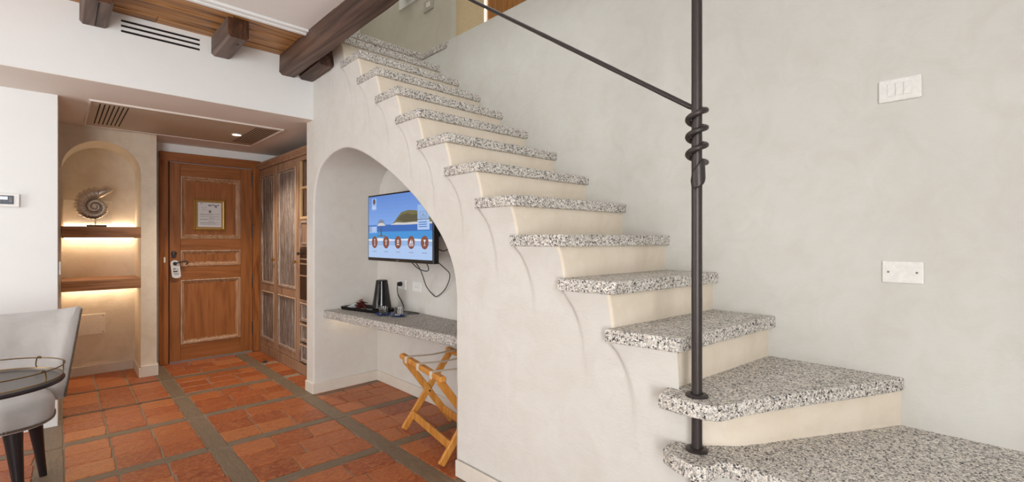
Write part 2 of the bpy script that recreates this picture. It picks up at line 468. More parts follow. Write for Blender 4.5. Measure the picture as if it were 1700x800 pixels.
# ------------------------------------------------------------------ STAIR GEOMETRY
RISE = 0.183
def xr(y):                                    # face of the long right-hand wall
    pts = [(-2.2, 2.31), (0.7, 2.312), (1.2, 2.338), (4.0, 2.346)]
    for (a, b1), (c, d) in zip(pts, pts[1:]):
        if y <= c: return b1 + (d - b1) * (y - a) / (c - a)
    return pts[-1][1]
def xb(y):                                    # face of the stair side wall
    pts = [(-9, 1.575), (.74, 1.575), (1.05, 1.572), (1.6, 1.545), (2.6, 1.535), (3.3, 1.524), (3.86, 1.496), (9, 1.494)]
    for (a, b1), (c, d) in zip(pts, pts[1:]):
        if y <= c: return b1 + (d - b1) * (y - a) / (c - a)
YF = {3: (0.749, 0.668), 4: (0.996, 0.925), 5: (1.225, 1.186), 6: (1.495, 1.455), 7: (1.741, 1.718), 8: (1.998, 1.976), 9: (2.262, 2.236), 10: (2.500, 2.492), 11: (2.756, 2.745), 12: (3.010, 3.012), 13: (3.270, 3.270), 14: (3.560, 3.560)}
XL = {3: 1.542, 4: 1.518, 5: 1.488}
TH = 0.051
NOSE = 0.026
def xl(k): return XL.get(k, 1.472)
def ztop(k): return (k + 2) * RISE
def yb_k(k): return YF[k][0] + NOSE

def xback(k): return xl(k) - {3: 0.034, 4: 0.024, 5: 0.006}.get(k, -0.006)
def edge_x(k, y):
    t = (y - YF[k][0]) / (YF[k + 1][0] + 0.036 - YF[k][0])
    return xl(k) + (xback(k) - xl(k)) * max(0.0, min(1.0, t))
def corb(k, y, z):
    d = max(0.0, ztop(k) - TH - z)
    p = max(0.0, xb(y) - edge_x(k, y) - 0.008) * (0.80 * math.exp(-d / 0.10) + 0.20 * math.exp(-d / 0.42))
    yback = YF[k + 1][0] + 0.040 - 0.10 * (1 - math.exp(-d / 0.12))
    t = (yback - y) / 0.012
    t = max(0.0, min(1.0, t)); t = t * t * (3 - 2 * t)
    return p * t
def xside(y, z, k):
    v = corb(k, y, z)
    if k + 1 <= 13: v = max(v, corb(k + 1, y, z))
    if k + 2 <= 13: v = max(v, corb(k + 2, y, z) * 0.9)
    return xb(y) - v + 0.002 * noise.noise(Vector((y * 2.3, z * 2.3, 1.7)))

# arch of the desk niche in the side wall: (y, z)
ARCH = [(3.850, 0.0), (3.850, 1.46), (3.838, 1.60), (3.803, 1.737), (3.717, 1.850), (3.564, 1.917), (3.428, 1.941), (3.308, 1.939), (3.167, 1.906), (2.991, 1.841), (2.751, 1.723), (2.590, 1.630), (2.400, 1.505), (2.245, 1.377), (2.130, 1.259), (2.058, 1.147), (2.023, 1.056), (2.011, 0.97), (2.010, 0.86), (2.010, 0.0)]
AC = [Vector((a, b_, 0)) for a, b_ in ARCH[1:-1]]
AC = [Vector((3.85, 0, 0))] + smooth_path(AC, 4) + [Vector((2.010, 0, 0))]
RND = 0.014
def offset_curve(P, r):
    out = []
    for i, p in enumerate(P):
        t = (P[min(i + 1, len(P) - 1)] - P[max(i - 1, 0)]).normalized()
        nrm = Vector((t.y, -t.x, 0))          # walking from +y down to -y over the top: outside is up
        out.append((p, nrm))
    return out
OC = offset_curve(AC, RND)
# orient normals outward (away from niche centre)
cen = Vector((2.9, 0.8, 0))
OC = [(p, n_ if n_.dot(p - cen) > 0 else -n_) for p, n_ in OC]
OUT = [p + n_ * RND for p, n_ in OC]
def arch_z(y):
    """height of the hole edge at y (outer, before rounding); 0 when no hole"""
    if y >= 3.85 + RND or y <= 2.010 - RND: return 0.0
    best = 0.0
    for a, b_ in zip(OUT, OUT[1:]):
        lo, hi = min(a.x, b_.x), max(a.x, b_.x)
        if lo - 1e-9 <= y <= hi + 1e-9 and hi - lo > 1e-7:
            z = a.y + (b_.y - a.y) * (y - a.x) / (b_.x - a.x); best = max(best, z)
    return best

V = []; F = []
def column_strip(ys, k, zt, zb_f, nz):
    global V, F
    base = len(V)
    for y in ys:
        z0 = zb_f(y)
        for j in range(nz + 1):
            t = j / nz
            z = z0 + (zt(y) - z0) * t
            V.append((xside(y, z, k), y, z))
    for i in range(len(ys) - 1):
        for j in range(nz):
            a = base + i * (nz + 1) + j
            F.append((a, a + 1, a + nz + 2, a + nz + 1))
hole_edges = [2.010 - RND, 3.85 + RND]
segs = []
ks = list(range(3, 14))
for k in ks:
    y0 = yb_k(k) + 0.012 if k > 3 else 0.76
    y1 = (yb_k(k + 1) + 0.012) if k < 13 else 3.86 + 0.125
    segs.append((k, y0, y1))
column_strip([.7051 + .0549 * i / 6 for i in range(7)], 3, lambda y: ztop(2) - TH + .004, lambda y: 0.0, 70)
for k, y0, y1 in segs:
    cuts = [y0, y1] + [h for h in hole_edges if y0 < h < y1]
    if k == 13: cuts += [3.86]
    cuts = sorted(set(cuts))
    for a, b_ in zip(cuts, cuts[1:]):
        n = max(3, int((b_ - a) / 0.012))
        eps = 1e-5
        ys = [a + eps + (b_ - a - 2 * eps) * i / n for i in range(n + 1)]
        zt = (lambda y, k=k: ztop(k) - TH + 0.004) if not (k == 13 and a > 3.8599) else (lambda y: 2.30)
        column_strip(ys, k, zt, arch_z, 70)
# lower end of the wall, under the winders: rounded corner that turns into the risers
def low_strip(path, z0, z1, nz=14):
    global V, F
    base = len(V)
    for (x, y) in path:
        for j in range(nz + 1):
            V.append((x, y, z0 + (z1 - z0) * j / nz))
    for i in range(len(path) - 1):
        for j in range(nz):
            a = base + i * (nz + 1) + j
            F.append((a, a + 1, a + nz + 2, a + nz + 1))
X0 = xside(.7051, .3, 3)
low_strip([(X0, .7051), (X0 + .001, .68), (X0 + .002, .64), (X0 + .004, .58), (X0 + .005, .50), (X0 + .004, .2), (X0 + .004, -.3), (X0 + .004, -1.0)], 0.0, 0.50)
# pillar: corridor-side face and the fillet over to it
for (x0, x1, y, z0, z1) in ((1.493, 2.10, 3.985, 0.0, 2.30),):
    base = len(V); V += [(x0, y, z0), (x1, y, z0), (x1, y, z1), (x0, y, z1)]; F.append((base, base + 1, base + 2, base + 3))
wall_stair = pyd('wall_stair', V, F, M_STAIR, None, True); tag(wall_stair, kind='structure')

# niche lining: rounded arris, vault and side cheeks back to the TV wall
V = []; F = []
N = len(OC)
rings = []
for q in range(6):
    a = q / 5 * math.pi / 2
    rings.append([(RND * (1 - math.sin(a)), RND * (1 - math.cos(a))) for _ in range(N)])
XBACK = 2.07
for q in range(6):
    a = q / 5 * math.pi / 2
    off = RND * (1 - math.sin(a)); dx = RND * (1 - math.cos(a))
    for (p, n_) in OC:
        y = p.x + n_.x * off; z = max(0.0, p.y + n_.y * off)
        V.append((xb(y) + dx - 0.001, y, z))
for s in (0.3, 0.65, 1.0):
    for (p, n_) in OC:
        x0 = xb(p.x) + RND
        V.append((x0 + (XBACK + 0.01 - x0) * s, p.x + (0.01 * s if p.x > 3.8 else 0), p.y))
for q in range(8):
    for i in range(N - 1):
        a = q * N + i; F.append((a, a + 1, a + N + 1, a + N))
nl = pyd('wall_niche_lining', V, F, M_STAIR, None, True); tag(nl, kind='structure')
tvp = [(1.90, 0.0), (3.98, 0.0), (3.98, 2.20), (3.60, 2.05), (3.20, 2.0), (2.55, 1.66), (2.10, 1.32), (1.90, 1.20)]
nt_ = len(tvp)
tag(pyd('wall_television', [(XBACK, y, z) for y, z in tvp] + [(XBACK + .06, y, z) for y, z in tvp], [tuple(range(nt_)), tuple(nt_ + i for i in range(nt_))[::-1]] + [(i, nt_ + i, nt_ + (i + 1) % nt_, (i + 1) % nt_) for i in range(nt_)], M_STAIR, None, False, None, True), kind='structure')

# ------------------------------------------------------------------ STAIRCASE (treads, risers)
stair = empty('staircase', (1.9, 2.0, 0.0), 'plastered staircase with speckled grey granite treads rising over the arched niche', 'staircase')
def slab(name, poly, z0, z1, mat, parent, jit=0.0022, step=0.018, top_in=0.004):
    """granite slab: outline resampled, rough split edge, small arris"""
    P = []
    n = len(poly)
    for i in range(n):
        a = Vector(poly[i][:2]); b_ = Vector(poly[(i + 1) % n][:2]); L = (b_ - a).length
        m_ = max(1, int(L / step))
        for j in range(m_): P.append(a + (b_ - a) * j / m_)
    c = sum(P, Vector((0, 0))) / len(P)
    area2 = sum(P[i].x * P[(i + 1) % len(P)].y - P[(i + 1) % len(P)].x * P[i].y for i in range(len(P)))
    if area2 < 0: P.reverse()
    m_ = len(P); nr = []
    for i in range(m_):
        t = (P[(i + 1) % m_] - P[i - 1]).normalized(); nr.append(Vector((t.y, -t.x)))
    V = []; F = []
    layers = [(-top_in, z0 + .0005, 0.2), (0, z0 + 0.005, 1), (0, z0 + (z1 - z0) * .5, 1), (0, z1 - 0.004, 0.7), (-top_in, z1, 0.3)]
    for (o_, z, s) in layers:
        for p, q in zip(P, nr):
            j = R.uniform(-jit, jit) * s
            V.append((p.x + q.x * (o_ + j), p.y + q.y * (o_ + j), z))
    for l in range(len(layers) - 1):
        for i in range(m_):
            i2 = (i + 1) % m_
            F.append((l * m_ + i, l * m_ + i2, (l + 1) * m_ + i2, (l + 1) * m_ + i))
    F.append(tuple(range(m_))[::-1]); F.append(tuple((len(layers) - 1) * m_ + i for i in range(m_)))
    return pyd(name, V, F, mat, parent)

def round_corner(a, c, b_, r, n=5):
    a, c, b_ = Vector(a), Vector(c), Vector(b_)
    p = c + (a - c).normalized() * r; q = c + (b_ - c).normalized() * r
    return [tuple(((1 - t) ** 2) * p + 2 * t * (1 - t) * c + t * t * q) for t in [i / n for i in range(n + 1)]]

for k in range(3, 14):
    yl, yrr = YF[k]; nl_, nr_ = YF[k + 1]
    x0 = xl(k); xb_k = xback(k)
    backL = nl_ + 0.036; backR = nr_ + 0.036
    xw = xr(yrr) + 0.004
    if k == 13: backL = backR = 3.62
    poly = [(xb_k, backL)] + round_corner((xb_k, backL), (x0, yl), (xw, yrr), 0.012, 3) + [(xw, yrr), (xr(backR) + 0.004, backR)]
    slab('tread', poly, ztop(k) - TH, ztop(k), M_GRAN, stair)
# winder tread 2 and landing tread 1
t2 = [(1.478, .790), (1.470, .735), (1.469, .675), (1.478, .625), (1.500, .592), (1.535, .576), (1.580, .566), (1.66, .532), (1.86, .440), (2.10, .322), (2.317, .222), (2.317, .72), (1.66, .80), (1.54, .80)]
slab('tread', t2, ztop(2) - TH, ztop(2), M_GRAN, stair, 0.003)
t1 = [(1.476, .775), (1.452, .730), (1.430, .675), (1.428, .635), (1.440, .612), (1.470, .602), (1.505, .597), (1.527, .582), (1.534, .55), (1.532, .50), (1.535, .42), (1.540, .2), (1.540, -.3), (1.540, -.95), (2.316, -.95), (2.316, .26), (1.70, .64), (1.55, .78)]
slab('tread', t1, ztop(1) - TH, ztop(1), M_GRAN, stair, 0.004)

def strip_riser(path, z0, z1, nz=10):
    V = []; F = []; m = len(path)
    for j in range(nz + 1):
        for (x, y) in path: V.append((x, y, z0 + (z1 - z0) * j / nz))
    for j in range(nz):
        for i in range(m - 1):
            a = j * m + i; F.append((a, a + 1, a + m + 1, a + m))
    return pyd('riser', V, F, M_RISER, stair, True)
strip_riser([(1.5752, .7055), (1.578, .697), (1.590, .687), (1.61, .672), (1.64, .640), (1.67, .603), (1.76, .548), (1.88, .481), (2.0, .412), (2.15, .325), (2.316, .230)], ztop(1) - .002, ztop(2) - TH + .003)
def riser(k):
    """plaster riser under tread k, from the flared corner to the wall"""
    yl, yrr = YF[k]
    z0 = ztop(k - 1) - 0.002; z1 = ztop(k) - TH + 0.003
    V = []; F = []; nz = 10
    cols = []
    xw = 2.35
    for j in range(nz + 1):
        z = z0 + (z1 - z0) * j / nz
        ys = yb_k(k) + 0.012
        xs = xside(ys + 1e-5, z, k)
        row = []
        for q in range(5):
            a = q / 4 * math.pi / 2
            row.append((xs + 0.012 * (1 - math.cos(a)), ys - 0.012 * math.sin(a), z))
        xa, ya = row[-1][0], row[-1][1]
        ye = yrr + NOSE
        for q in range(1, 9):
            t = q / 8
            row.append((xa + (xw - xa) * t, ya + (ye - ya) * t + 0.0016 * math.sin(q * 2.1 + k), z))
        V += row
    n = 13
    for j in range(nz):
        for i in range(n - 1):
            a = j * n + i; F.append((a, a + 1, a + n + 1, a + n))
    return pyd('riser', V, F, M_RISER, stair, True)
for k in range(3, 14): riser(k)
box('riser', 1.49, 2.36, 3.585, 3.60, ztop(13), 2.89, M_RISER, stair)
# two lower steps that drop away towards the room
for q in (0, -1):
    x1 = 1.60 - 0.29 * (0 - q); 
    slab('tread', [(x1 - .335, .50), (x1 - .335, -.93), (x1, -.93), (x1, .50)], (3 + q - 1) * RISE - TH, (3 + q - 1) * RISE, M_GRAN, stair, 0.003)
    box('riser', x1 - .31, 1.60, -.92, .49, 0.0, (3 + q - 1) * RISE - TH, M_RISER, stair)

# ------------------------------------------------------------------ WALLS AND CEILINGS
V = []; F = []
ys = [-2.2 + i * 0.05 for i in range(int(6.2 / 0.05) + 1)]
zs = [0, 0.5, 1.0, 1.5, 2.0, 2.5, 2.93]
for y in ys:
    for z in zs: V.append((xr(y), y, z if not (z > 2.9 and y > 3.16) else 2.872))
for i in range(len(ys) - 1):
    for j in range(len(zs) - 1):
        a = i * len(zs) + j; F.append((a, a + 1, a + len(zs) + 1, a + len(zs)))
wr = pyd('wall_right', V, F, M_WALL); tag(wr, kind='structure')
tag(box('floor', 2.352, 4.0, -2.2, 6.2, 2.72, 2.925, M_WALL), kind='structure')            # upper floor beside the stairwell
tag(box('floor', 1.24, 2.352, 3.63, 4.95, 2.74, 2.92, M_WALL), kind='structure')           # upper landing
edge = empty('trim_1', (2.0, 3.6, 2.88), kind='structure')
slab('granite_edging', [(1.50, 3.548), (2.350, 3.548), (2.350, 3.64), (1.50, 3.64)], 2.877, 2.930, M_GRAN, edge)
slab('granite_edging', [(2.338, 3.175), (2.395, 3.175), (2.395, 3.66), (2.338, 3.60)], 2.877, 2.931, M_GRAN, edge)
tag(box('wall_upper', 2.398, 2.455, 3.20, 4.86, 2.92, 5.2, M_GRAYW), kind='structure')
tag(box('wall_upper', 1.0, 2.40, 4.86, 4.95, 2.92, 5.2, M_GRAYW), kind='structure')
tag(box('wall_upper', 1.0, 4.05, 6.15, 6.25, 2.92, 5.2, M_GRAYW), kind='structure')
tag(box('wall_upper', 4.0, 4.06, -2.2, 6.2, 2.72, 5.2, M_WHITE), kind='structure')
tag(box('wall_upper', 1.0, 4.0, -2.26, -2.2, 2.72, 5.2, M_WHITE), kind='structure')
tag(box('wall_upper', 0.98, 1.04, -2.2, 4.9, 2.93, 5.2, M_WHITE), kind='structure')
tag(box('ceiling', 0.98, 4.06, -2.26, 6.25, 5.2, 5.26, M_CEIL), kind='structure')
# lower ceiling
tag(box('ceiling', -2.8, 1.237, -2.2, 3.30, 2.705, 2.93, M_CEIL), kind='structure')
cr = empty('trim_2', (0, 3.30, 2.69), kind='structure')
box('cornice_strip', -2.8, 1.237, 3.262, 3.315, 2.688, 2.706, M_WHITE, cr, 0.004)
box('cornice_strip', -2.8, 1.237, 3.300, 3.330, 2.680, 2.694, M_WHITE, cr, 0.004)
# bulkhead with three slots
sl = [(2.650, 2.665), (2.618, 2.633), (2.584, 2.599)]
us = sorted([-2.8, 1.497, 0.289, 0.714]); vs = sorted([2.241, 2.93] + [v for s in sl for v in s])
V, F = grid_sheet(us, vs, [(0.289, 0.714, a, b_) for a, b_ in sl], lambda u, v: (u, 3.86, v))
bw = pyd('wall_bulkhead', V, F, M_WHITE); solidify(bw, 0.09, -1); tag(bw, kind='structure')
tag(box('ceiling', -2.8, 2.2, 3.861, 5.90, 2.238, 2.30, M_SOFFIT), kind='structure')
# white wall on the left, pier, niche, entrance
tag(box('wall_left', -2.8, 0.0, 4.40, 4.50, 0.0, 2.24, M_WHITE), kind='structure')
tag(box('wall_left', -0.09, 0.006, 4.50, 5.90, 0.0, 2.24, M_NICHE), kind='structure')
tag(box('wall_left', -2.86, -2.8, -2.26, 2.7, 0.0, 2.93, M_WHITE), kind='structure')
tag(box('wall_left', -2.86, -2.8, 3.9, 4.5, 0.0, 2.93, M_WHITE), kind='structure')
tag(box('wall_left', -2.86, -2.8, 2.7, 3.9, 0.0, 0.4, M_WHITE), kind='structure')
tag(box('wall_left', -2.86, -2.8, 2.7, 3.9, 2.3, 2.93, M_WHITE), kind='structure')
tag(box('wall_back', -2.86, -2.5, -2.26, -2.2, 0.0, 2.93, M_WHITE), kind='structure')
tag(box('wall_back', -1.0, 2.36, -2.26, -2.2, 0.0, 2.93, M_WHITE), kind='structure')
tag(box('wall_back', -2.5, -1.0, -2.26, -2.2, 2.36, 2.93, M_WHITE), kind='structure')
def window(name, x0, x1, y0, y1, z0, z1, n, axis):
    wn = empty(name, ((x0 + x1) / 2, (y0 + y1) / 2, z0), kind='structure')
    L = (x1 - x0) if axis == 'x' else (y1 - y0)
    for i in range(n):
        a = i / n * L; b_ = (i + 1) / n * L
        def bb(nm, u0, u1, w0, w1, t, m_):
            if axis == 'x': box(nm, x0 + u0, x0 + u1, y0 + t, y1 - t, w0, w1, m_, wn)
            else: box(nm, x0 + t, x1 - t, y0 + u0, y0 + u1, w0, w1, m_, wn)
        bb('window_frame', a, a + .06, z0, z1, 0, M_WHITEP); bb('window_frame', b_ - .06, b_, z0, z1, 0, M_WHITEP)
        bb('window_frame', a + .06, b_ - .06, z0, z0 + .07, 0, M_WHITEP); bb('window_frame', a + .06, b_ - .06, z1 - .07, z1, 0, M_WHITEP)
        bb('pane', a + .06, b_ - .06, z0 + .07, z1 - .07, 0.022, M_GLASS)
window('window_1', -2.5, -1.0, -2.255, -2.205, 0.0, 2.36, 2, 'x')
window('window_2', -2.855, -2.805, 2.7, 3.9, 0.4, 2.3, 2, 'y')

# niche wall with its arched opening (x 0.022..0.545), springing at 1.86
def arch_pts(x0, x1, zs_, n=24):
    c = (x0 + x1) / 2; r_ = (x1 - x0) / 2
    return [(x0, 0.0)] + [(c - r_ * math.cos(math.pi * i / n), zs_ + r_ * math.sin(math.pi * i / n)) for i in range(n + 1)] + [(x1, 0.0)]
AP = arch_pts(0.022, 0.545, 1.862)
V = []; F = []
NX0, NX1, NY, NB, ZT = 0.004, 0.66, 5.42, 5.87, 2.245
# front: fan of quads between the arch and the outer rectangle
outer = []
for (x, z) in AP:
    if z <= 0.0001: outer.append((NX0 if x < .2 else NX1, 0.0))
    elif z <= 1.8621: outer.append((NX0 if x < .2 else NX1, z))
    else:
        a = math.atan2(z - 1.862, x - 0.2835); dx, dz = math.cos(a), math.sin(a)
        ts = []
        if dz > 1e-6: ts.append((ZT - 1.862) / dz)
        if dx > 1e-6: ts.append((NX1 - 0.2835) / dx)
        if dx < -1e-6: ts.append((NX0 - 0.2835) / dx)
        t = min(ts); outer.append((0.2835 + dx * t, 1.862 + dz * t))
# make sure both top corners exist
n = len(AP)
for i in range(n):
    V.append((AP[i][0], NY, AP[i][1])); V.append((outer[i][0], NY, outer[i][1]))
for i in range(n - 1):
    F.append((2 * i, 2 * i + 1, 2 * i + 3, 2 * i + 2))
    a, b_ = outer[i], outer[i + 1]
    if abs(a[0] - b_[0]) > 1e-4 and abs(a[1] - b_[1]) > 1e-4:
        cx = NX0 if a[0] < 0.2 else NX1
        V.append((cx, NY, ZT)); F.append((2 * i + 1, len(V) - 1, 2 * i + 3))
V2 = len(V)
for i in range(n): V.append((AP[i][0], NY + 0.0, AP[i][1])); V.append((AP[i][0] , NB, AP[i][1]))
for i in range(n - 1): F.append((V2 + 2 * i, V2 + 2 * i + 1, V2 + 2 * i + 3, V2 + 2 * i + 2))
b0 = len(V); V += [(-0.05, NB, 0), (0.70, NB, 0), (0.70, NB, 2.24), (-0.05, NB, 2.24)]; F.append((b0, b0 + 1, b0 + 2, b0 + 3))
b0 = len(V); V += [(NX1, NY, 0), (NX1, 5.9, 0), (NX1, 5.9, ZT), (NX1, NY, ZT)]; F.append((b0, b0 + 1, b0 + 2, b0 + 3))
nw = pyd('wall_niche', V, F, M_NICHE); tag(nw, kind='structure')
# entrance wall around the door
V, F = grid_sheet([0.655, 0.73, 1.648, 2.2], [0.0, 2.15, 2.245], [(0.73, 1.648, 0, 2.15)], lambda u, v: (u, 5.82, v))
dw = pyd('wall_door', V, F, M_WHITE); solidify(dw, 0.1, -1); tag(dw, kind='structure')
tag(box('wall_corridor', 2.13, 2.2, 3.985, 5.92, 0.0, 2.24, M_WHITE), kind='structure')

# baseboards
def bb_run(name, segs_):
    e = empty(name, (segs_[0][0], segs_[0][2], 0), kind='structure')
    for s in segs_: box('baseboard_piece', *s, M_BASE, e, 0.002)
    return e
bb_run('baseboard_stair', [(1.484, 1.504, 3.851, 4.0, 0, .085), (1.4845, 2.06, 3.834, 3.852, 0, .085), (2.054, 2.072, 3.05, 3.834, 0, .085), (2.054, 2.072, 2.0, 3.047, 0, .085)])
e = empty('baseboard_right', (1.53, 1.4, 0), kind='structure')
obox('baseboard_piece', (1.523, 1.985, .043), (1.545, 0.62, .043), .014, .085, M_BASE, e, bevel=.002)
bb_run('baseboard_left', [(0.545, 0.672, 5.400, 5.422, 0, .10), (0.53, 0.546, 5.40, 5.86, 0, .085), (0.66, 0.675, 5.42, 5.81, 0, .10), (0.02, 0.53, 5.852, 5.87, 0, .085)])

# ------------------------------------------------------------------ PLANK CEILING AND BEAMS
pc = empty('ceiling', (0, 3.6, 2.71), kind='structure')
for i in range(5):
    y0 = 3.318 + i * 0.109
    xcut = R.uniform(-0.6, 0.9)
    z = 2.699 + R.uniform(-.003, .003)
    box('plank', -2.8, xcut - .001, y0 + .002, y0 + .1065, z, 2.73, M_PLANK, pc, 0.003)
    box('plank', xcut + .001, 1.498, y0 + .002, y0 + .1065, z + R.uniform(-.001, .002), 2.73, M_PLANK, pc, 0.003)
box('backing_board', -2.8, 1.498, 3.30, 3.87, 2.729, 2.93, M_DARK, pc)

def beam(name, x0, x1, y0, y1, zb0, zb1, zt, label, mat, cham=0.018, endmat=None):
    """y0 = far end, y1 = near end; hewn timber with chamfered lower arrises"""
    N = max(4, int(abs(y1 - y0) / 0.06)); V = []; F = []; MI = []
    for i in range(N + 1):
        t = i / N; y = y0 + (y1 - y0) * t; zb = zb0 + (zb1 - zb0) * t
        def w_(s): return 0.004 * noise.noise(Vector((y * 3.1, s * 5.3 + x0, x0 * 7)))
        c = cham
        for j, (x, z) in enumerate(((x0, zt), (x0, zb + c), (x0 + c, zb), (x1 - c, zb), (x1, zb + c), (x1, zt))):
            V.append((x + w_(j), y, z + w_(j + 9) * (0 if z == zt else 1)))
    for i in range(N):
        for j in range(6):
            a = i * 6 + j; b_ = i * 6 + (j + 1) % 6
            F.append((a, b_, b_ + 6, a + 6)); MI.append(0)
    F.append(tuple(range(6))); MI.append(1); F.append(tuple(N * 6 + j for j in range(6))); MI.append(1)
    o = pyd(name, V, F, [mat, endmat or mat], None, False, MI)
    return tag(o, label, 'beam')
M_BEAME = wood('beam_end_grain', (lin((48, 27, 15)), lin((80, 48, 28)), lin((104, 66, 40))), 'Z', 0.55, 30, 0.4)
mb = beam('ceiling_beam', 1.237, 1.368, 3.862, -1.2, 2.548, 2.64, 2.702, 'long dark timber beam running along the stair opening towards the camera', M_BEAM, 0.022)
beam('ceiling_beam', 1.385, 1.500, 3.862, 3.47, 2.548, 2.565, 2.702, 'short dark beam stub between long beam and top of stair wall', M_BEAM, 0.016)
sb1 = beam('beam_stub', 0.094, 0.228, 3.862, 3.44, 2.578, 2.580, 2.702, 'cracked grey-brown beam stub left of the wall slots', M_BEAMG, 0.016, M_BEAME)
box('drying_crack', 0.163, 0.168, 3.46, 3.84, 2.5775, 2.59, M_DARK, sb1)
sb2 = beam('beam_stub', 0.783, 0.905, 3.862, 3.415, 2.570, 2.572, 2.702, 'grey-brown beam stub with dark end grain right of the wall slots', M_BEAMG, 0.016, M_BEAME)
tag(sb1, group=None); tag(sb2)
lathe('knot', [(0.0, 0.001), (.008, .0), (.010, -.002)], (0.865, 3.52, 2.571), M_DARK, sb2, 10)
# dark boxes set just inside the slots, their shade given by colour
av = empty('air_vent', (0.5, 3.93, 2.62), 'three-slot air vent in the white bulkhead between two beam stubs', 'vent')
for a, b_ in sl: box('slot_shade', 0.286, 0.717, 3.867, 3.948, a - .003, b_ + .003, M_DARK, av)

# ------------------------------------------------------------------ ENTRANCE CEILING PANEL
ap = empty('ceiling_access_panel', (0.8, 4.85, 2.238), 'taupe ceiling access panel with grilles at both ends above the entrance', 'access panel')
PX0, PX1, PY0, PY1 = 0.17, 1.425, 4.375, 5.335
sl7 = [(PX0 + .045 + i * .026, PX0 + .053 + i * .026) for i in range(7)]
gr = [(PX1 - .19 + i * .0225, PX1 - .178 + i * .0225) for i in range(8)]
us = sorted([PX0, PX1] + [v for s in sl7 + gr for v in s]); vs = [PY0, PY0 + .06, PY1 - .10, PY1]
V, F = grid_sheet(us, vs, [(a, b_, PY0 + .06, PY1 - .10) for a, b_ in sl7 + gr], lambda u, v: (u, v, 2.231))
pl = pyd('panel', V, F, M_PANEL, ap)
box('grille_shade', PX0 + .03, PX0 + .23, PY0 + .05, PY1 - .09, 2.2345, 2.237, M_DARK, ap)  # thin dark sheets behind the grille slots, coloured as their shade
box('grille_shade', PX1 - .20, PX1 - .01, PY0 + .05, PY1 - .09, 2.2345, 2.237, plain('grille_shadow', lin((92, 74, 60)), .8), ap)
for (x0, x1, y0, y1) in ((PX0 - .012, PX1 + .012, PY0 - .012, PY0), (PX0 - .012, PX1 + .012, PY1, PY1 + .012), (PX0 - .012, PX0, PY0, PY1), (PX1, PX1 + .012, PY0, PY1)):
    box('panel_edge', x0, x1, y0, y1, 2.226, 2.239, M_SOFFIT, ap)
dl = empty('downlight', (1.182, 4.842, 2.228), 'small round recessed downlight lit in the entrance ceiling panel', 'ceiling light')
lathe('trim_ring', [(.040, .0028), (.045, .001), (.044, -.004), (.036, -.005), (.033, 0.0), (.040, .0028)], (1.182, 4.842, 2.228), M_WHITEP, dl)
lathe('lamp', [(0.0, -.0015), (.033, -.0015)], (1.182, 4.842, 2.228), M_LAMP, dl)
sp = bpy.data.lights.new('downlight_beam', 'SPOT'); sp.energy = 84; sp.spot_size = math.radians(110); sp.spot_blend = 0.9; sp.color = (1, .90, .74); sp.shadow_soft_size = .03
so = bpy.data.objects.new('downlight_beam', sp); COL.objects.link(so); so.location = (1.182, 4.842, 2.21)

# ------------------------------------------------------------------ ENTRANCE DOOR
door = empty('door_1', (1.19, 5.82, 0.0), kind='structure')
fr = empty('door_frame', (1.19, 5.82, 0.0), parent=door)
box('jamb', .726, .802, 5.785, 5.86, 0, 2.142, M_FRAME_O, fr, .004)
box('jamb', 1.578, 1.652, 5.785, 5.86, 0, 2.142, M_FRAME_O, fr, .004)
box('lintel', .726, 1.652, 5.783, 5.861, 2.058, 2.150, M_DOOR_H, fr, .004)
box('frame_stop', .796, .812, 5.80, 5.85, 0, 2.06, M_DARK, fr)
leaf = empty('door_leaf', (1.19, 5.82, 0.0), parent=door)
box('leaf_core', .815, 1.570, 5.835, 5.862, 0.012, 2.052, M_DOOR_V, leaf)
box('stile', .808, .905, 5.812, 5.85, .010, 2.052, M_DOOR_V, leaf, .002)
box('stile', 1.455, 1.574, 5.812, 5.85, .010, 2.052, M_DOOR_V, leaf, .002)
for z0, z1 in ((.010, .180), (.845, .985), (1.150, 1.272), (1.915, 2.052)):
    box('rail', .906, 1.454, 5.8125, 5.85, z0, z1, M_DOOR_H, leaf, .002)
def panel_set(z0, z1):
    x0, x1 = .906, 1.454
    V = []; F = []
    prof = [(0.0, 5.806), (.010, 5.803), (.020, 5.810), (.030, 5.822), (.048, 5.828)]
    for (i, y) in prof: V += [(x0 + i, y, z0 + i), (x1 - i, y, z0 + i), (x1 - i, y, z1 - i), (x0 + i, y, z1 - i)]
    V0 = len(V)
    for l in range(len(prof) - 1):
        for k in range(4):
            k2 = (k + 1) % 4; F.append((l * 4 + k, l * 4 + k2, l * 4 + 4 + k2, l * 4 + 4 + k))
    pyd('moulding', V, F, [M_DOOR_W, M_WAXED], leaf, False, [1 if l in (0, 2) else 0 for l in range(4) for k in range(4)])
    i = .048
    box('door_panel', x0 + i - .004, x1 - i + .004, 5.826, 5.84, z0 + i - .004, z1 - i + .004, M_DOOR_V, leaf)
for z0, z1 in ((.180, .845), (.985, 1.150), (1.272, 1.915)): panel_set(z0, z1)
for z in (1.93, 1.36, .80, .27):
    bm = bmesh.new(); bmesh.ops.create_cone(bm, cap_ends=True, segments=10, radius1=.011, radius2=.011, depth=.12); bm.transform(Matrix.Translation((1.578, 5.800, z)))
    bmesh.ops.create_uvsphere(bm, u_segments=8, v_segments=6, radius=.010, matrix=Matrix.Translation((1.578, 5.800, z + .066))); bmesh.ops.create_uvsphere(bm, u_segments=8, v_segments=6, radius=.010, matrix=Matrix.Translation((1.578, 5.800, z - .066)))
    bmo('hinge', bm, M_IRON, leaf, True)
hs = box('handle_plate', .832, .868, 5.802, 5.813, 1.075, 1.115, M_IRON, leaf, .004)
lathe_z = lathe_data([(0.0, .012), (.012, .011), (.022, .007), (.025, 0.0)], (0, 0, 0), 16)
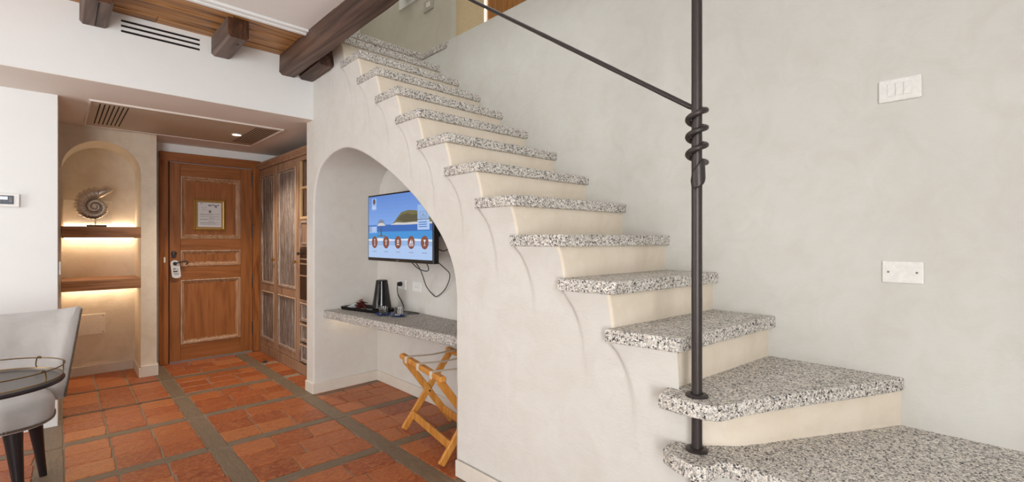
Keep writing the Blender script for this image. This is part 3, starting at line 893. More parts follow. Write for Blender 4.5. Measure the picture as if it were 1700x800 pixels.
def rot_y(Vv, c): return [(c[0] + v[0], c[1] - v[2], c[2] + v[1]) for v in Vv]
pyd('lock_rose', rot_y(lathe_z[0], (.850, 5.812, 1.118)), lathe_z[1], M_IRON, leaf, True)
pyd('lock_rose', rot_y(lathe_z[0], (.850, 5.812, 1.02)), lathe_z[1], M_IRON, leaf, True)
tube('door_handle', smooth_path([(.850, 5.812, 1.02), (.850, 5.765, 1.02), (.885, 5.757, 1.027), (.925, 5.757, 1.040), (.950, 5.757, 1.035), (.955, 5.757, 1.015), (.940, 5.757, 1.010)], 4), .0075, M_IRON, leaf, 8)
box('strike_plate', .762, .776, 5.781, 5.786, 1.03, 1.085, M_WHITEP, fr)
# do-not-disturb hanger on the handle
dt = empty('door_hanger', (.862, 5.775, .96), 'white paper door hanger hooked on the entrance door handle', 'door tag')
V = []; F = []
hw, zt_, zb_ = .038, 1.052, .868
outl = []
for i in range(9): a = math.pi * i / 8; outl.append((hw * math.cos(a), zt_ - hw + hw * math.sin(a)))
for i in range(9): a = math.pi + math.pi * i / 8; outl.append((hw * math.cos(a), zb_ + .022 + .022 * math.sin(a) if abs(math.cos(a)) < .99 else zb_ + .022))
hole = [(.018 * math.cos(2 * math.pi * i / 18 ), 1.016 + .018 * math.sin(2 * math.pi * i / 18)) for i in range(18)]
for (x, z) in outl: V.append((.853 + x + .10 * (1.03 - z), 5.778, z))
for (x, z) in hole: V.append((.853 + x + .10 * (1.03 - z), 5.778, z))
for i in range(18):
    j = (i + 1) % 18; F.append((i, j, 18 + j, 18 + i))
solidify(pyd('card', V, F, M_PAPER, dt), .001, 0)
bm = bmesh.new()
for z, x0, x1, h in ((.958, -.022, .000, .010), (.958, .004, .024, .004), (.940, -.024, .022, .004), (.930, -.024, .012, .010), (.915, -.020, .024, .004), (.903, -.020, .018, .004)):
    add_box(bm, .853 + x0 + .10 * (1.03 - z), .853 + x1 + .10 * (1.03 - z), 5.7762, 5.7772, z, z + h)
bmo('printed_lines', bm, M_INKD, dt)['kind'] = 'stuff'
# framed notice on the door
fn = empty('framed_notice', (1.165, 5.81, 1.52), 'gilt-framed white printed notice on the upper panel of the entrance door', 'picture frame')
def pframe(x0, x1, z0, z1, yb_, wd, dp, mat, parent, name='frame'):
    V = []; F = []
    prof = [(0, yb_), (0, yb_ - dp * .8), (wd * .35, yb_ - dp), (wd * .8, yb_ - dp * .55), (wd, yb_ - dp * .5), (wd, yb_)]
    for (i, y) in prof: V += [(x0 + i, y, z0 + i), (x1 - i, y, z0 + i), (x1 - i, y, z1 - i), (x0 + i, y, z1 - i)]
    for l in range(len(prof) - 1):
        for k in range(4):
            k2 = (k + 1) % 4; F.append((l * 4 + k, l * 4 + k2, l * 4 + 4 + k2, l * 4 + 4 + k))
    return pyd(name, V, F, mat, parent)
pframe(1.022, 1.308, 1.360, 1.690, 5.8265, .020, .022, M_GILT, fn)
box('mount', 1.040, 1.290, 5.819, 5.824, 1.378, 1.672, plain('taupe_mount', lin((160, 128, 88)), .7), fn)
box('notice_sheet', 1.058, 1.272, 5.8165, 5.8195, 1.396, 1.655, M_PAPER, fn)
bm = bmesh.new()
for i, (x0, x1, z, h) in enumerate(((1.075, 1.10, 1.642, .006), (1.15, 1.18, 1.618, .016), (1.185, 1.205, 1.626, .012), (1.207, 1.232, 1.606, .026), (1.236, 1.252, 1.625, .012), (1.155, 1.178, 1.545, .03), (1.075, 1.255, 1.530, .003), (1.075, 1.19, 1.522, .003), (1.075, 1.255, 1.505, .003), (1.16, 1.20, 1.490, .004), (1.075, 1.255, 1.478, .003), (1.075, 1.15, 1.47, .003), (1.155, 1.205, 1.452, .004), (1.075, 1.255, 1.440, .003), (1.075, 1.22, 1.432, .003), (1.075, 1.255, 1.420, .003))):
    add_box(bm, x0, x1, 5.8155, 5.8168, z, z + h)
bmo('printed_lines', bm, M_INK, fn)['kind'] = 'stuff'
bm = bmesh.new(); 
for (x, z) in ((1.09, 1.60), (1.105, 1.585), (1.12, 1.60), (1.098, 1.57), (1.13, 1.58)):
    add_box(bm, x, x + .012, 5.8155, 5.8166, z, z + .003)
bmo('emblem', bm, M_INKD, fn)['kind'] = 'stuff'

# ------------------------------------------------------------------ WARDROBE
wd = empty('wardrobe', (1.85, 4.9, 0.0), 'brushed brown wooden wardrobe with limed panels to the right of the entrance door', 'wardrobe')
CX = 1.635
WY0, WY1 = 4.02, 5.76
box('carcass_side', CX + .02, 2.12, WY1 - .02, WY1, 0, 2.06, M_CAB, wd)
box('carcass_side', CX + .02, 2.12, 4.555, 4.575, 0, 2.06, M_CAB, wd)
box('carcass_side', CX + .02, 2.12, WY0, WY0 + .02, 0, 2.06, M_CAB, wd)
box('carcass_back', 2.09, 2.12, WY0, WY1, 0, 2.06, M_CAB, wd)
box('carcass_top', CX + .0, 2.12, WY0, WY1, 2.045, 2.07, M_CAB, wd)
box('plinth', CX - .002, CX + .03, WY0, WY1, 0.0, .10, M_CAB, wd, .004)
V = []; F = []
for y in (WY0, WY1 - .002):
    V += [(CX + .02, y, 2.04), (CX - .012, y, 2.045), (CX - .016, y, 2.062), (CX - .04, y, 2.085), (CX - .045, y, 2.105), (CX + .02, y, 2.105)]
for j in range(6): F.append((j, (j + 1) % 6, 6 + (j + 1) % 6, 6 + j))
F += [(0, 1, 2, 3, 4, 5), (6, 7, 8, 9, 10, 11)]
pyd('cornice', V, F, M_CAB, wd)
def raised_panel(y0, y1, z0, z1, parent, name='panel', boards=5):
    V = []; F = []
    prof = [(0.0, CX - .001), (.010, CX - .007), (.022, CX + .004), (.030, CX + .012)]
    for (i, x) in prof: V += [(x, y0 + i, z0 + i), (x, y1 - i, z0 + i), (x, y1 - i, z1 - i), (x, y0 + i, z1 - i)]
    for l in range(len(prof) - 1):
        for k in range(4):
            k2 = (k + 1) % 4; F.append((l * 4 + k, l * 4 + k2, l * 4 + 4 + k2, l * 4 + 4 + k))
    pyd('moulding', V, F, [M_CABP, M_WAXED], parent, False, [1 if l in (0, 2) else 0 for l in range(3) for k in range(4)])
    ya, yb2 = y0 + .028, y1 - .028
    for i in range(boards):
        a = ya + (yb2 - ya) * i / boards; b_ = ya + (yb2 - ya) * (i + 1) / boards
        box(name, CX + .006 + R.uniform(0, .002), CX + .02, a + .002, b_ - .002, z0 + .028, z1 - .028, M_CABP, parent, .002)
def wdoor(y0, y1, knob_y):
    d = empty('wardrobe_door', (CX, (y0 + y1) / 2, .1), parent=wd)
    st = .055
    box('stile', CX, CX + .022, y0, y0 + st, .105, 2.04, M_CAB, d, .002); box('stile', CX, CX + .022, y1 - st, y1, .105, 2.04, M_CAB, d, .002)
    for z0, z1 in ((.105, .17), (.70, .78), (1.965, 2.04)): box('rail', CX, CX + .022, y0 + st, y1 - st, z0, z1, M_CAB, d, .002)
    raised_panel(y0 + st, y1 - st, .17, .70, d, 'board'); raised_panel(y0 + st, y1 - st, .78, 1.965, d, 'board')
    Vk, Fk = lathe_data([(.006, 0), (.006, .014), (.014, .020), (.016, .028), (.010, .034), (0, .036)], (0, 0, 0), 14)
    pyd('knob', [(CX - v[2], knob_y + v[0], 1.05 + v[1]) for v in Vk], Fk, M_BRASS, d, True)
    return d
wdoor(5.205, 5.745, 5.235); wdoor(4.585, 5.200, 4.612)
# open column behind the pillar
box('face_stile', CX, CX + .022, 4.535, 4.580, .105, 2.04, M_CAB, wd, .002)
box('face_stile', CX, CX + .022, WY0, WY0 + .05, .105, 2.04, M_CAB, wd, .002)
box('face_rail', CX, CX + .022, WY0 + .05, 4.535, 2.00, 2.04, M_CAB, wd)
for z in (1.455, 1.735): box('shelf', CX + .002, 2.09, WY0 + .02, 4.552, z, z + .022, M_CABL, wd)
box('shelf_edge', CX + .001, CX + .02, 4.523, 4.535, 1.477, 2.0, M_CABL, wd)
box('drawer', CX + .004, CX + .022, WY0 + .055, 4.533, 1.19, 1.452, M_CAB, wd, .003)
raised_panel(WY0 + .07, 4.515, 1.215, 1.43, wd, 'board', 3)
mbm = box('minibar_door', CX - .004, CX + .02, WY0 + .055, 4.533, .70, 1.18, plain('dark_brown_glass', lin((46, 30, 22)), .25), wd, .006)
for z in (.92, 1.03, 1.075): box('minibar_rail', CX - .010, CX - .004, WY0 + .06, 4.528, z, z + .012, M_CAB, wd)
Vk, Fk = lathe_data([(.006, 0), (.006, .014), (.014, .020), (.016, .028), (.010, .034), (0, .036)], (0, 0, 0), 14)
pyd('knob', [(CX - .004 - v[2], 4.505 + v[0], 1.13 + v[1]) for v in Vk], Fk, M_IRON, wd, True)
for z0, z1 in ((.115, .29), (.305, .48), (.495, .68)):
    d = empty('drawer', (CX, 4.3, z0), parent=wd)
    box('drawer_front', CX + .010, CX + .022, WY0 + .055, 4.533, z0, z1, M_CAB, d, .002)
    raised_panel(WY0 + .06, 4.528, z0 + .006, z1 - .006, d, 'board', 3)
box('column_rail', CX + .002, CX + .03, WY0 + .05, 4.534, .682, .70, M_CAB, wd)

# ------------------------------------------------------------------ NICHE SHELVES, SHELL
for zt2, z0, lab in ((1.375, 1.276, 'thick wooden niche shelf under the silver shell with warm light strip below'), (.910, .820, 'lower thick wooden niche shelf, empty, with warm light strip below')):
    s = empty('niche_shelf', (.28, 5.64, z0), lab, 'shelf')
    box('board', .0225, .5445, 5.405, 5.868, z0, zt2, M_SHELF, s, .003)
    box('light_strip', .04, .53, 5.80, 5.815, z0 - .012, z0 - .001, M_LED, s)
lf = empty('light_strip', (.28, 5.855, 1.38), 'warm light strip along the back of the upper niche shelf', 'light strip')
box('strip', .04, .53, 5.845, 5.856, 1.376, 1.384, emit('warm_led_up', (1.0, .85, .62, 1), 40.0), lf)
cp1 = tag(box('cover_plate', .035, .372, 5.856, 5.872, 1.372, 1.628, M_COVER, None, .003), 'cream cover plate on the niche back wall behind the silver shell', 'cover plate')
cp2 = empty('cover_plate', (.2, 5.87, .47), 'cream screwed cover plate low in the arched niche beside the grey chair', 'cover plate')
box('plate', .06, .326, 5.860, 5.872, .372, .562, M_COVER, cp2, .003)
for z in (.39, .544):
    Vs, Fs = lathe_data([(0, .002), (.004, .0015), (.005, 0)], (0, 0, 0), 10)
    pyd('screw', [(.310 + v[0], 5.860 - v[2], z + v[1]) for v in Vs], Fs, M_GREYP, cp2, True)
sh = empty('shell_sculpture', (.24, 5.6, 1.376), 'ribbed silver ammonite shell sculpture on black stand in the arched niche', 'sculpture')
box('base', .182, .318, 5.565, 5.635, 1.3755, 1.392, M_GLOSSB, sh, .002)
tube('rod', [(.243, 5.6, 1.39), (.243, 5.6, 1.46)], .004, M_SILVER, sh, 8)
V = []; F = []
turns = 3.0; per = 208; steps = int(turns * per); n = 16
th_end = math.radians(76); C = Vector((.238, 5.6, 1.556)); bgr = math.log(2.35) / (2 * math.pi)
RIBS = 26
for i in range(steps + 1):
    back = (steps - i) / per * 2 * math.pi
    th = th_end + back
    rad = 0.172 * math.exp(-bgr * back)
    w_ = 0.5 + 0.5 * math.cos(back * RIBS); rib = 1 + 0.10 * (w_ ** 1.5 - .4) * math.exp(-back / 14)
    tr = rad * 0.295 * rib
    u = Vector((math.cos(th), 0, math.sin(th)))
    c = C + u * rad * 0.71
    for k in range(n):
        a = 2 * math.pi * k / n
        spike = 1 + 0.15 * max(0, math.cos(a)) ** 6 * w_ ** 2
        V.append(c + (u * math.cos(a) * spike + Vector((0, 1, 0)) * math.sin(a) * 0.95) * tr)
for i in range(steps):
    for k in range(n):
        k2 = (k + 1) % n; F.append((i * n + k, i * n + k2, (i + 1) * n + k2, (i + 1) * n + k))
# the mouth narrows to a point, right and up
last = [Vector(v) for v in V[steps * n:steps * n + n]]
c0 = sum(last, Vector()) / n; tip = C + Vector((.132, 0, .158))
for q, (t, sc_) in enumerate(((.25, .96), (.5, .82), (.75, .52), (.95, .14))):
    cc = c0 + (tip - c0) * t + Vector((0, 0, .006 * math.sin(math.pi * t)))
    for p in last: V.append(cc + (p - c0) * sc_)
    for k in range(n):
        k2 = (k + 1) % n; a = (steps + q) * n; F.append((a + k, a + k2, a + n + k2, a + n + k))
F.append(tuple((steps + 4) * n + k for k in range(n))); F.append(tuple(range(n)))
pyd('shell', V, F, M_SILVER, sh, True, fixn=True)

# ------------------------------------------------------------------ SWITCHES, PLATES, THERMOSTAT
sw = empty('light_switch', (2.31, .235, 1.834), 'white three-rocker light switch high on the right plaster wall', 'light switch')
xw = xr(.23)
def xplate(name, x, y0, y1, z0, z1, dp, mat, parent, bev=.004): return box(name, x - dp, x + .002, y0, y1, z0, z1, mat, parent, bev, 2)
xplate('frame', xw, .172, .299, 1.792, 1.878, .012, M_WHITEP, sw, .005)
for i in range(3): xplate('rocker', xw - .010, .200 + i * .0245, .2235 + i * .0245, 1.812, 1.860, .005, M_WHITEP, sw, .0015)
bp_ = empty('blank_plate', (2.31, .226, 1.135), 'blank white plate with two screws, below the light switch on right wall', 'wall plate')
xplate('plate', xw, .167, .288, 1.094, 1.177, .009, M_WHITEP, bp_, .003)
for y in (.186, .270):
    Vs, Fs = lathe_data([(0, .0015), (.003, .001), (.004, 0)], (0, 0, 0), 10)
    pyd('screw', [(xw - .009 - v[2], y + v[0], 1.135 + v[1]) for v in Vs], Fs, M_GREYP, bp_, True)
th_ = empty('thermostat', (-.25, 4.4, 1.513), 'white thermostat with dark display on the white wall at left', 'thermostat')
box('housing', -.33, -.176, 4.380, 4.402, 1.470, 1.556, M_WHITEP, th_, .004, 2)
box('display_panel', -.318, -.202, 4.376, 4.381, 1.487, 1.542, plain('slate_display', lin((62, 68, 82)), .3), th_, .002)
box('screen', -.262, -.228, 4.374, 4.377, 1.515, 1.535, emit('lcd_white', (.9, .93, 1, 1), .9), th_)
for (x, z) in ((-.257, 1.503), (-.243, 1.503)): lathe_b = pyd('button', [(x + v[0] * .9, 4.3762 - v[2], z + v[1] * .9) for v in lathe_data([(0, .003), (.004, .002), (.0045, 0)], (0, 0, 0), 10)[0]], lathe_data([(0, .003), (.004, .002), (.0045, 0)], (0, 0, 0), 10)[1], M_GREYP, th_, True)
for z in (1.503, 1.513, 1.525): box('key', -.222, -.210, 4.374, 4.377, z, z + .006, M_GREYP, th_)
lt = tag(box('door_latch', .004, .016, 4.43, 4.465, 1.02, 1.11, M_WHITEP, None, .003), 'small white latch on the edge of the white wall beside the niche', 'latch')

# ------------------------------------------------------------------ UPPER FLOOR DETAILS
us_ = empty('upper_switch', (2.39, 3.52, 3.37), 'small grey switch plate on the upper-floor wall above the stairs', 'light switch')
box('plate', 2.388, 2.399, 3.455, 3.60, 3.325, 3.425, plain('grey_plate', lin((176, 172, 160)), .5), us_, .003)
for i in range(2): box('rocker', 2.384, 2.389, 3.495 + i * .032, 3.520 + i * .032, 3.355, 3.400, M_COVER, us_, .001)
uf = empty('wall_panel', (2.39, 3.85, 3.6), 'white wall panel with a black lamp on the upper-floor wall', 'panel')
box('panel', 2.384, 2.399, 3.66, 4.02, 3.495, 4.1, M_WHITEP, uf, .003)
lathe('lamp_shade', [(0, -.03), (.045, -.025), (.06, .02), (.05, .12), (0, .13)], (2.33, 3.83, 3.56), M_GLOSSB, uf, 16)
tag(box('wall_upper', 2.456, 2.862, 3.30, 3.34, 2.93, 5.2, M_CREAMW), kind='structure')
uw = empty('upper_wardrobe', (3.2, 3.3, 2.925), 'brown wooden panel with a lit vertical strip on the upper floor', 'wardrobe')
box('light_strip', 2.862, 2.892, 3.305, 3.33, 2.93, 4.9, M_LEDUP, uw)
box('wood_panel', 2.892, 3.98, 3.28, 3.36, 2.925, 5.0, M_UPWOOD, uw)

# ------------------------------------------------------------------ RAILING
rl = empty('stair_railing', (1.54, .685, 0.0), 'black wrought iron post with handrail coiled round it at the stair foot', 'railing')
PXY = Vector((1.542, .686, 0))
pts = [PXY + Vector((0, 0, z)) for z in [0.0 + i * .05 for i in range(67)]]
rr = [.0172 + .0006 * noise.noise(Vector((p.z * 30, 0, 0))) for p in pts]
tube('post', pts, rr, M_IRON, rl, 14)
for z in (ztop(1), ztop(2)):
    lathe('collar', [(.0180, .0), (.036, .0), (.037, .006), (.032, .009), (.020, .010), (.0180, .0)], (PXY.x, PXY.y, z + .0005), M_IRON, rl, 24)
# handrail: from the top, down to the post, three turns round it and a flattened leaf end
hp = []
top = Vector((1.562, 3.40, 3.540)); endp = Vector((1.563, .722, 1.7205))
NS = 60
for i in range(NS + 1): hp.append(top + (endp - top) * (i / NS))
hr = [.0095 + .0009 * noise.noise(Vector((i * .9, 2, 0))) for i in range(NS + 1)]
ang0 = math.radians(46); zc = 1.712
coil = []
tn = 3.34; rc = .0285
for i in range(1, int(tn * 22) + 1):
    t = i / (tn * 22)
    a = ang0 - (-1) * 0 + (-tn * 2 * math.pi * t) * (1)
    coil.append(Vector((PXY.x + rc * math.cos(a), PXY.y + rc * math.sin(a), zc - .0585 * tn * t)))
tube('handrail', hp + coil, hr + [.0098] * len(coil), M_IRON, rl, 10)
# leaf: hammered flat end wrapped obliquely round the post
V = []; F = []
nu, nv = 18, 10
a_end = ang0 - tn * 2 * math.pi
z_end = zc - .0585 * tn
for i in range(nu + 1):
    t = i / nu
    for j in range(nv + 1):
        s = j / nv * 2 - 1
        wdt = .007 + .031 * math.sin(math.pi * min(1.0, t * .93 + .02) ** .85) ** .9
        a = a_end - 2.15 * t - 0.10 * s
        z = z_end - .012 - .060 * t + s * wdt
        r_ = .0235 + .009 * math.sin(math.pi * t)
        V.append((PXY.x + r_ * math.cos(a), PXY.y + r_ * math.sin(a), z))
for i in range(nu):
    for j in range(nv):
        a = i * (nv + 1) + j; F.append((a, a + 1, a + nv + 2, a + nv + 1))
solidify(pyd('leaf_end', V, F, M_IRON, rl, True), .004, 0)

# ------------------------------------------------------------------ DESK AND THINGS ON IT
desk = tag(slab('desk_slab', [(1.578, 3.848), (1.655, 2.93), (1.738, 2.0), (2.069, 2.0), (2.069, 3.848)], .613, .675, M_DESKG, None, .002), 'grey speckled granite desk slab set across the arched niche', 'desk')
ul = empty('under_desk_light', (1.84, 3.80, .609), 'warm light strip fixed under the far left end of the granite desk', 'light strip')
box('strip', 1.64, 2.04, 3.785, 3.800, .604, .612, emit('warm_led_desk', (1.0, .80, .50, 1), 5.0), ul)
DZ = .6755
tv = empty('television', (1.79, 2.96, 1.09), 'black flat television on wall arm in the niche showing a beach menu', 'television')
TX = 1.745; TY0, TY1, TZ0, TZ1 = 2.515, 3.405, 1.100, 1.602
box('casing', TX, TX + .045, TY0, TY1, TZ0, TZ1, M_BLACK, tv, .004)
box('rear_bulge', TX + .045, TX + .075, TY0 + .15, TY1 - .15, TZ0 + .04, TZ1 - .12, M_BLACK, tv, .01)
box('wall_arm', TX + .07, XBACK, 2.90, 3.02, 1.28, 1.42, M_BLACK, tv)
def scr(c, s=1.0): 
    return emit('screen_%02d%02d%02d' % (c[0] // 3, c[1] // 3, c[2] // 3), lin(c), s)
SM = [scr(c) for c in ((96, 138, 204), (112, 150, 212), (44, 98, 174), (56, 138, 204), (140, 172, 218), (164, 190, 228), (104, 98, 62), (80, 74, 50), (200, 196, 196), (124, 66, 46), (214, 218, 228), (140, 172, 220), (60, 36, 30), (120, 112, 62), (128, 150, 180))]
V = []; F = []; MI = []; LAY = [0]
SW = TY1 - TY0 - .024; SH = TZ1 - TZ0 - .036
def P3(s, t, l): return (TX - .0006 - l * .00022, TY1 - .012 - s * SW, TZ1 - .012 - t * SH)    # s to the right, t down
def poly(pts, mi, l):
    b0 = len(V); V.extend(P3(s, t, l) for s, t in pts); F.append(tuple(range(b0, b0 + len(pts)))); MI.append(mi)
def rect(s0, s1, t0, t1, mi, l): poly([(s0, t0), (s1, t0), (s1, t1), (s0, t1)], mi, l)
def ell(cx, cy, rx, ry, mi, l, n=20): poly([(cx + rx * math.cos(2 * math.pi * i / n), cy + ry * math.sin(2 * math.pi * i / n)) for i in range(n)], mi, l)
SKY0 = len(SM)
for i in range(8):
    f = i / 7; SM.append(scr((int(90 + 28 * f), int(132 + 26 * f), int(202 + 12 * f) + i)))
    rect(0, 1, .47 * i / 8, .47 * (i + 1) / 8, SKY0 + i, 0)
rect(0, 1, .47, .58, 2, 0); rect(0, 1, .58, .70, 3, 0); rect(0, 1, .70, .80, 4, 0); rect(0, 1, .80, 1, 5, 0)
poly([(0, .70), (.2, .68), (.45, .705), (.7, .69), (1, .71), (1, .735), (.6, .72), (.3, .73), (0, .725)], 10, 1)
poly([(.40, .47), (.45, .43), (.50, .36), (.56, .29), (.66, .265), (.76, .275), (.84, .30), (.92, .36), (1, .41), (1, .47)], 6, 1)
poly([(.50, .40), (.56, .33), (.66, .31), (.72, .34), (.80, .33), (.88, .40), (.86, .44), (.62, .44)], 7, 2)
poly([(.38, .475), (.48, .44), (.60, .452), (.75, .445), (1, .455), (1, .48), (.6, .482)], 8, 3)
poly([(.222, .50), (.236, .50), (.240, .655), (.220, .655)], 7, 3)
poly([(.16, .64), (.30, .64), (.30, .655), (.16, .655)], 6, 3)
for i in range(9):
    a = math.pi * (1.02 + .12 * i) if i < 9 else 0
    cx, cy = .23, .46
    ex, ey = cx + .075 * math.cos(a), cy + .10 * math.sin(a) + .02
    poly([(cx - .008, cy + .03), (cx + .008, cy + .03), (ex + .006, ey), (ex - .006, ey)], 13 if i % 2 else 6, 4)
poly([(.155, .485), (.19, .445), (.23, .435), (.27, .445), (.305, .485)], 8, 5)
rect(.06, .145, .03, .225, 11, 2); ell(.103, .085, .020, .045, 12, 3); ell(.103, .085, .009, .028, 9, 4)
for i in range(2): rect(.07, .135, .165 + i * .025, .175 + i * .025, 10, 3)
rect(.015, .155, .49, .60, 11, 2)
for i in range(3): rect(.03, .06, .505 + i * .028, .520 + i * .028, 14, 3); rect(.07, .14, .508 + i * .028, .516 + i * .028, 10, 3)
rect(.80, .955, .20, .41, 11, 5); rect(.80, .965, .42, .565, 5, 5)
rect(.83, .93, .30, .31, 14, 6); rect(.83, .93, .38, .39, 14, 6); rect(.83, .84, .30, .39, 14, 6); rect(.92, .93, .30, .39, 14, 6); poly([(.85, .37), (.88, .32), (.91, .37)], 14, 6)
for i in range(3): rect(.82, .93, .45 + i * .032, .462 + i * .032, 2, 6)
for i, cx in enumerate((.115, .315, .51, .71, .90)):
    ell(cx, .75, .052, .098, 9, 6)
    rect(cx - .035, cx + .035, .893, .905, 14, 6)
    if i == 0:
        rect(cx - .004, cx + .004, .70, .80, 10, 7); rect(cx - .012, cx + .012, .795, .803, 10, 7); rect(cx - .012, cx + .012, .697, .705, 10, 7)
    elif i == 1:
        rect(cx - .004, cx + .004, .70, .80, 10, 7); rect(cx - .018, cx + .018, .725, .733, 10, 7); rect(cx - .010, cx + .010, .765, .773, 10, 7)
    elif i == 2:
        ell(cx, .735, .016, .028, 10, 7); rect(cx - .020, cx + .020, .775, .79, 10, 7); ell(cx, .735, .008, .014, 9, 8)
    elif i == 3:
        poly([(cx - .03, .765), (cx, .70), (cx + .006, .765)], 10, 7); poly([(cx + .010, .765), (cx + .016, .70), (cx + .028, .765)], 10, 7); rect(cx - .035, cx + .035, .775, .785, 10, 7); rect(cx - .03, cx + .03, .795, .803, 10, 7)
    else:
        poly([(cx - .018, .71), (cx + .018, .71), (cx + .002, .75), (cx - .002, .75)], 10, 7); rect(cx - .003, cx + .003, .75, .79, 10, 7); rect(cx - .014, cx + .014, .787, .795, 10, 7)
scn = pyd('screen', V, F, SM, tv, False, MI)
box('power_mark', TX - .001, TX + .002, 2.95, 2.975, TZ0 + .006, TZ0 + .013, M_GREYP, tv)
cb = tv
tube('television_cable', smooth_path([(1.80, 2.86, 1.13), (1.86, 2.86, 1.06), (1.95, 2.95, .99), (2.03, 3.02, .90), (2.055, 2.98, .845), (2.058, 2.92, .83), (2.05, 2.80, .90), (2.03, 2.72, 1.00), (1.94, 2.66, 1.06), (1.83, 2.66, 1.14)], 6), .0035, M_BLACK, cb, 6)
tube('television_cable', smooth_path([(1.80, 2.90, 1.12), (1.86, 2.88, 1.055), (1.88, 2.80, 1.035), (1.86, 2.74, 1.06), (1.81, 2.72, 1.13)], 6), .0035, M_BLACK, cb, 6)
tube('television_cable', smooth_path([(1.81, 2.56, 1.20), (1.82, 2.50, 1.185), (1.83, 2.44, 1.22), (1.83, 2.43, 1.27), (1.82, 2.48, 1.31), (1.81, 2.55, 1.28), (1.81, 2.60, 1.24)], 6), .0035, M_BLACK, cb, 6)
s1 = empty('power_socket', (2.065, 3.43, .883), 'white wall socket with black plug above the desk', 'socket')
xplate('plate', XBACK, 3.372, 3.492, .842, .925, .010, M_WHITEP, s1)
s2 = empty('power_socket', (2.065, 3.20, .883), 'empty white wall socket right of the plugged one above the desk', 'socket')
xplate('plate', XBACK, 3.142, 3.268, .840, .923, .010, M_WHITEP, s2)
xplate('insert', XBACK - .009, 3.175, 3.235, .856, .907, .003, M_WHITEP, s2, .001)
for y in (3.192, 3.216): xplate('socket_hole', XBACK - .0115, y - .003, y + .003, .878, .884, .001, M_GREYP, s2, 0)
tr = empty('serving_tray', (1.83, 3.55, DZ), 'black serving tray under the kettle on the granite desk', 'tray')
TP = [(1.70, 3.80), (1.80, 3.34), (1.985, 3.38), (1.885, 3.84)]
tc_ = Vector((sum(p[0] for p in TP) / 4, sum(p[1] for p in TP) / 4))
V = []; F = []
for sc_, z in ((.95, DZ), (1.0, DZ + .026), (.965, DZ + .026), (.93, DZ + .008)):
    for p in TP:
        q = tc_ + (Vector(p) - tc_) * sc_; V.append((q.x, q.y, z))
for l in range(3):
    for k in range(4):
        k2 = (k + 1) % 4; F.append((l * 4 + k, l * 4 + k2, l * 4 + 4 + k2, l * 4 + 4 + k))
F += [(3, 2, 1, 0), (12, 13, 14, 15)]
pyd('tray', V, F, M_GLOSSB, tr)
TRZ = DZ + .0085
kt = empty('kettle', (1.878, 3.43, TRZ), 'tall tapered black electric kettle on the tray', 'kettle')
KC = (1.878, 3.43, TRZ)
lathe('power_base', [(.074, 0), (.076, .004), (.076, .016), (.070, .019)], KC, M_BLACK, kt, 32)
lathe('body', [(.068, .019), (.076, .024), (.076, .035), (.070, .075), (.062, .13), (.054, .185), (.047, .235), (.046, .243)], KC, M_GLOSSB, kt, 36)
lathe('lid', [(.046, .243), (.044, .249), (.030, .252), (.0, .252)], KC, M_BLACK, kt, 36)
dirc = Vector((-.70, -.715, 0)); sid = Vector((.715, -.70, 0))
Vp, Fp = lathe_data([(.019, 0), (.019, .02), (.014, .034), (0, .036)], (0, 0, 0), 16)
PLUG = ('plug', [(2.0595 - v[2], 3.435 + v[0], .890 + v[1]) for v in Vp], Fp)
pc_ = tube('power_cord', smooth_path([(2.03, 3.435, .888), (2.024, 3.44, .855), (2.03, 3.435, .80), (2.035, 3.39, .75), (2.02, 3.33, .705), (2.0, 3.31, DZ + .005), (2.03, 3.22, DZ + .004), (2.035, 3.13, DZ + .004), (1.99, 3.15, DZ + .004), (1.94, 3.22, DZ + .004), (1.935, 3.30, DZ + .004), (1.94, 3.35, DZ + .012)], 6), .004, M_BLACK, kt, 6)
pyd(*PLUG, M_BLACK, pc_, True)
hb = Vector(KC)
hang = math.radians(226)
def kp(r_, z, da=0): return (KC[0] + r_ * math.cos(hang + da), KC[1] + r_ * math.sin(hang + da), KC[2] + z)
tube('handle', smooth_path([kp(.046, .236), kp(.075, .238), kp(.088, .225), kp(.092, .18), kp(.094, .11), kp(.092, .075), kp(.078, .065), kp(.066, .066)], 5), [.008] * 36, M_BLACK, kt, 8)
pyd('spout', [kp(.045, .240, math.pi - .35), kp(.045, .240, math.pi + .35), kp(.062, .244, math.pi), kp(.053, .195, math.pi)], [(0, 2, 3), (2, 1, 3), (0, 1, 2), (0, 3, 1)], M_GLOSSB, kt)
def sachet(name, c, l, w_, rz, tilt, mat, lab, cat, group=None):
    bm = bmesh.new(); n_ = 6
    Vv = []; Ff = []
    for top in (0, 1):
        for i in range(n_ + 1):
            for j in range(n_ + 1):
                u = i / n_ * 2 - 1; v = j / n_ * 2 - 1
                h = .006 * (1 - u ** 4) * (1 - v ** 4) * (1 if top else -1)
                Vv.append((u * l / 2, v * w_ / 2, h))
        for i in range(n_):
            for j in range(n_):
                a = top * (n_ + 1) ** 2 + i * (n_ + 1) + j; Ff.append((a, a + n_ + 1, a + n_ + 2, a + 1))
    M_ = Matrix.Translation(c) @ Matrix.Rotation(rz, 4, 'Z') @ Matrix.Rotation(tilt, 4, 'X')
    Vv = [M_ @ Vector(v) for v in Vv]
    o = pyd(name, Vv, Ff, mat, None, True, fixn=True)
    return tag(o, lab, cat, group)
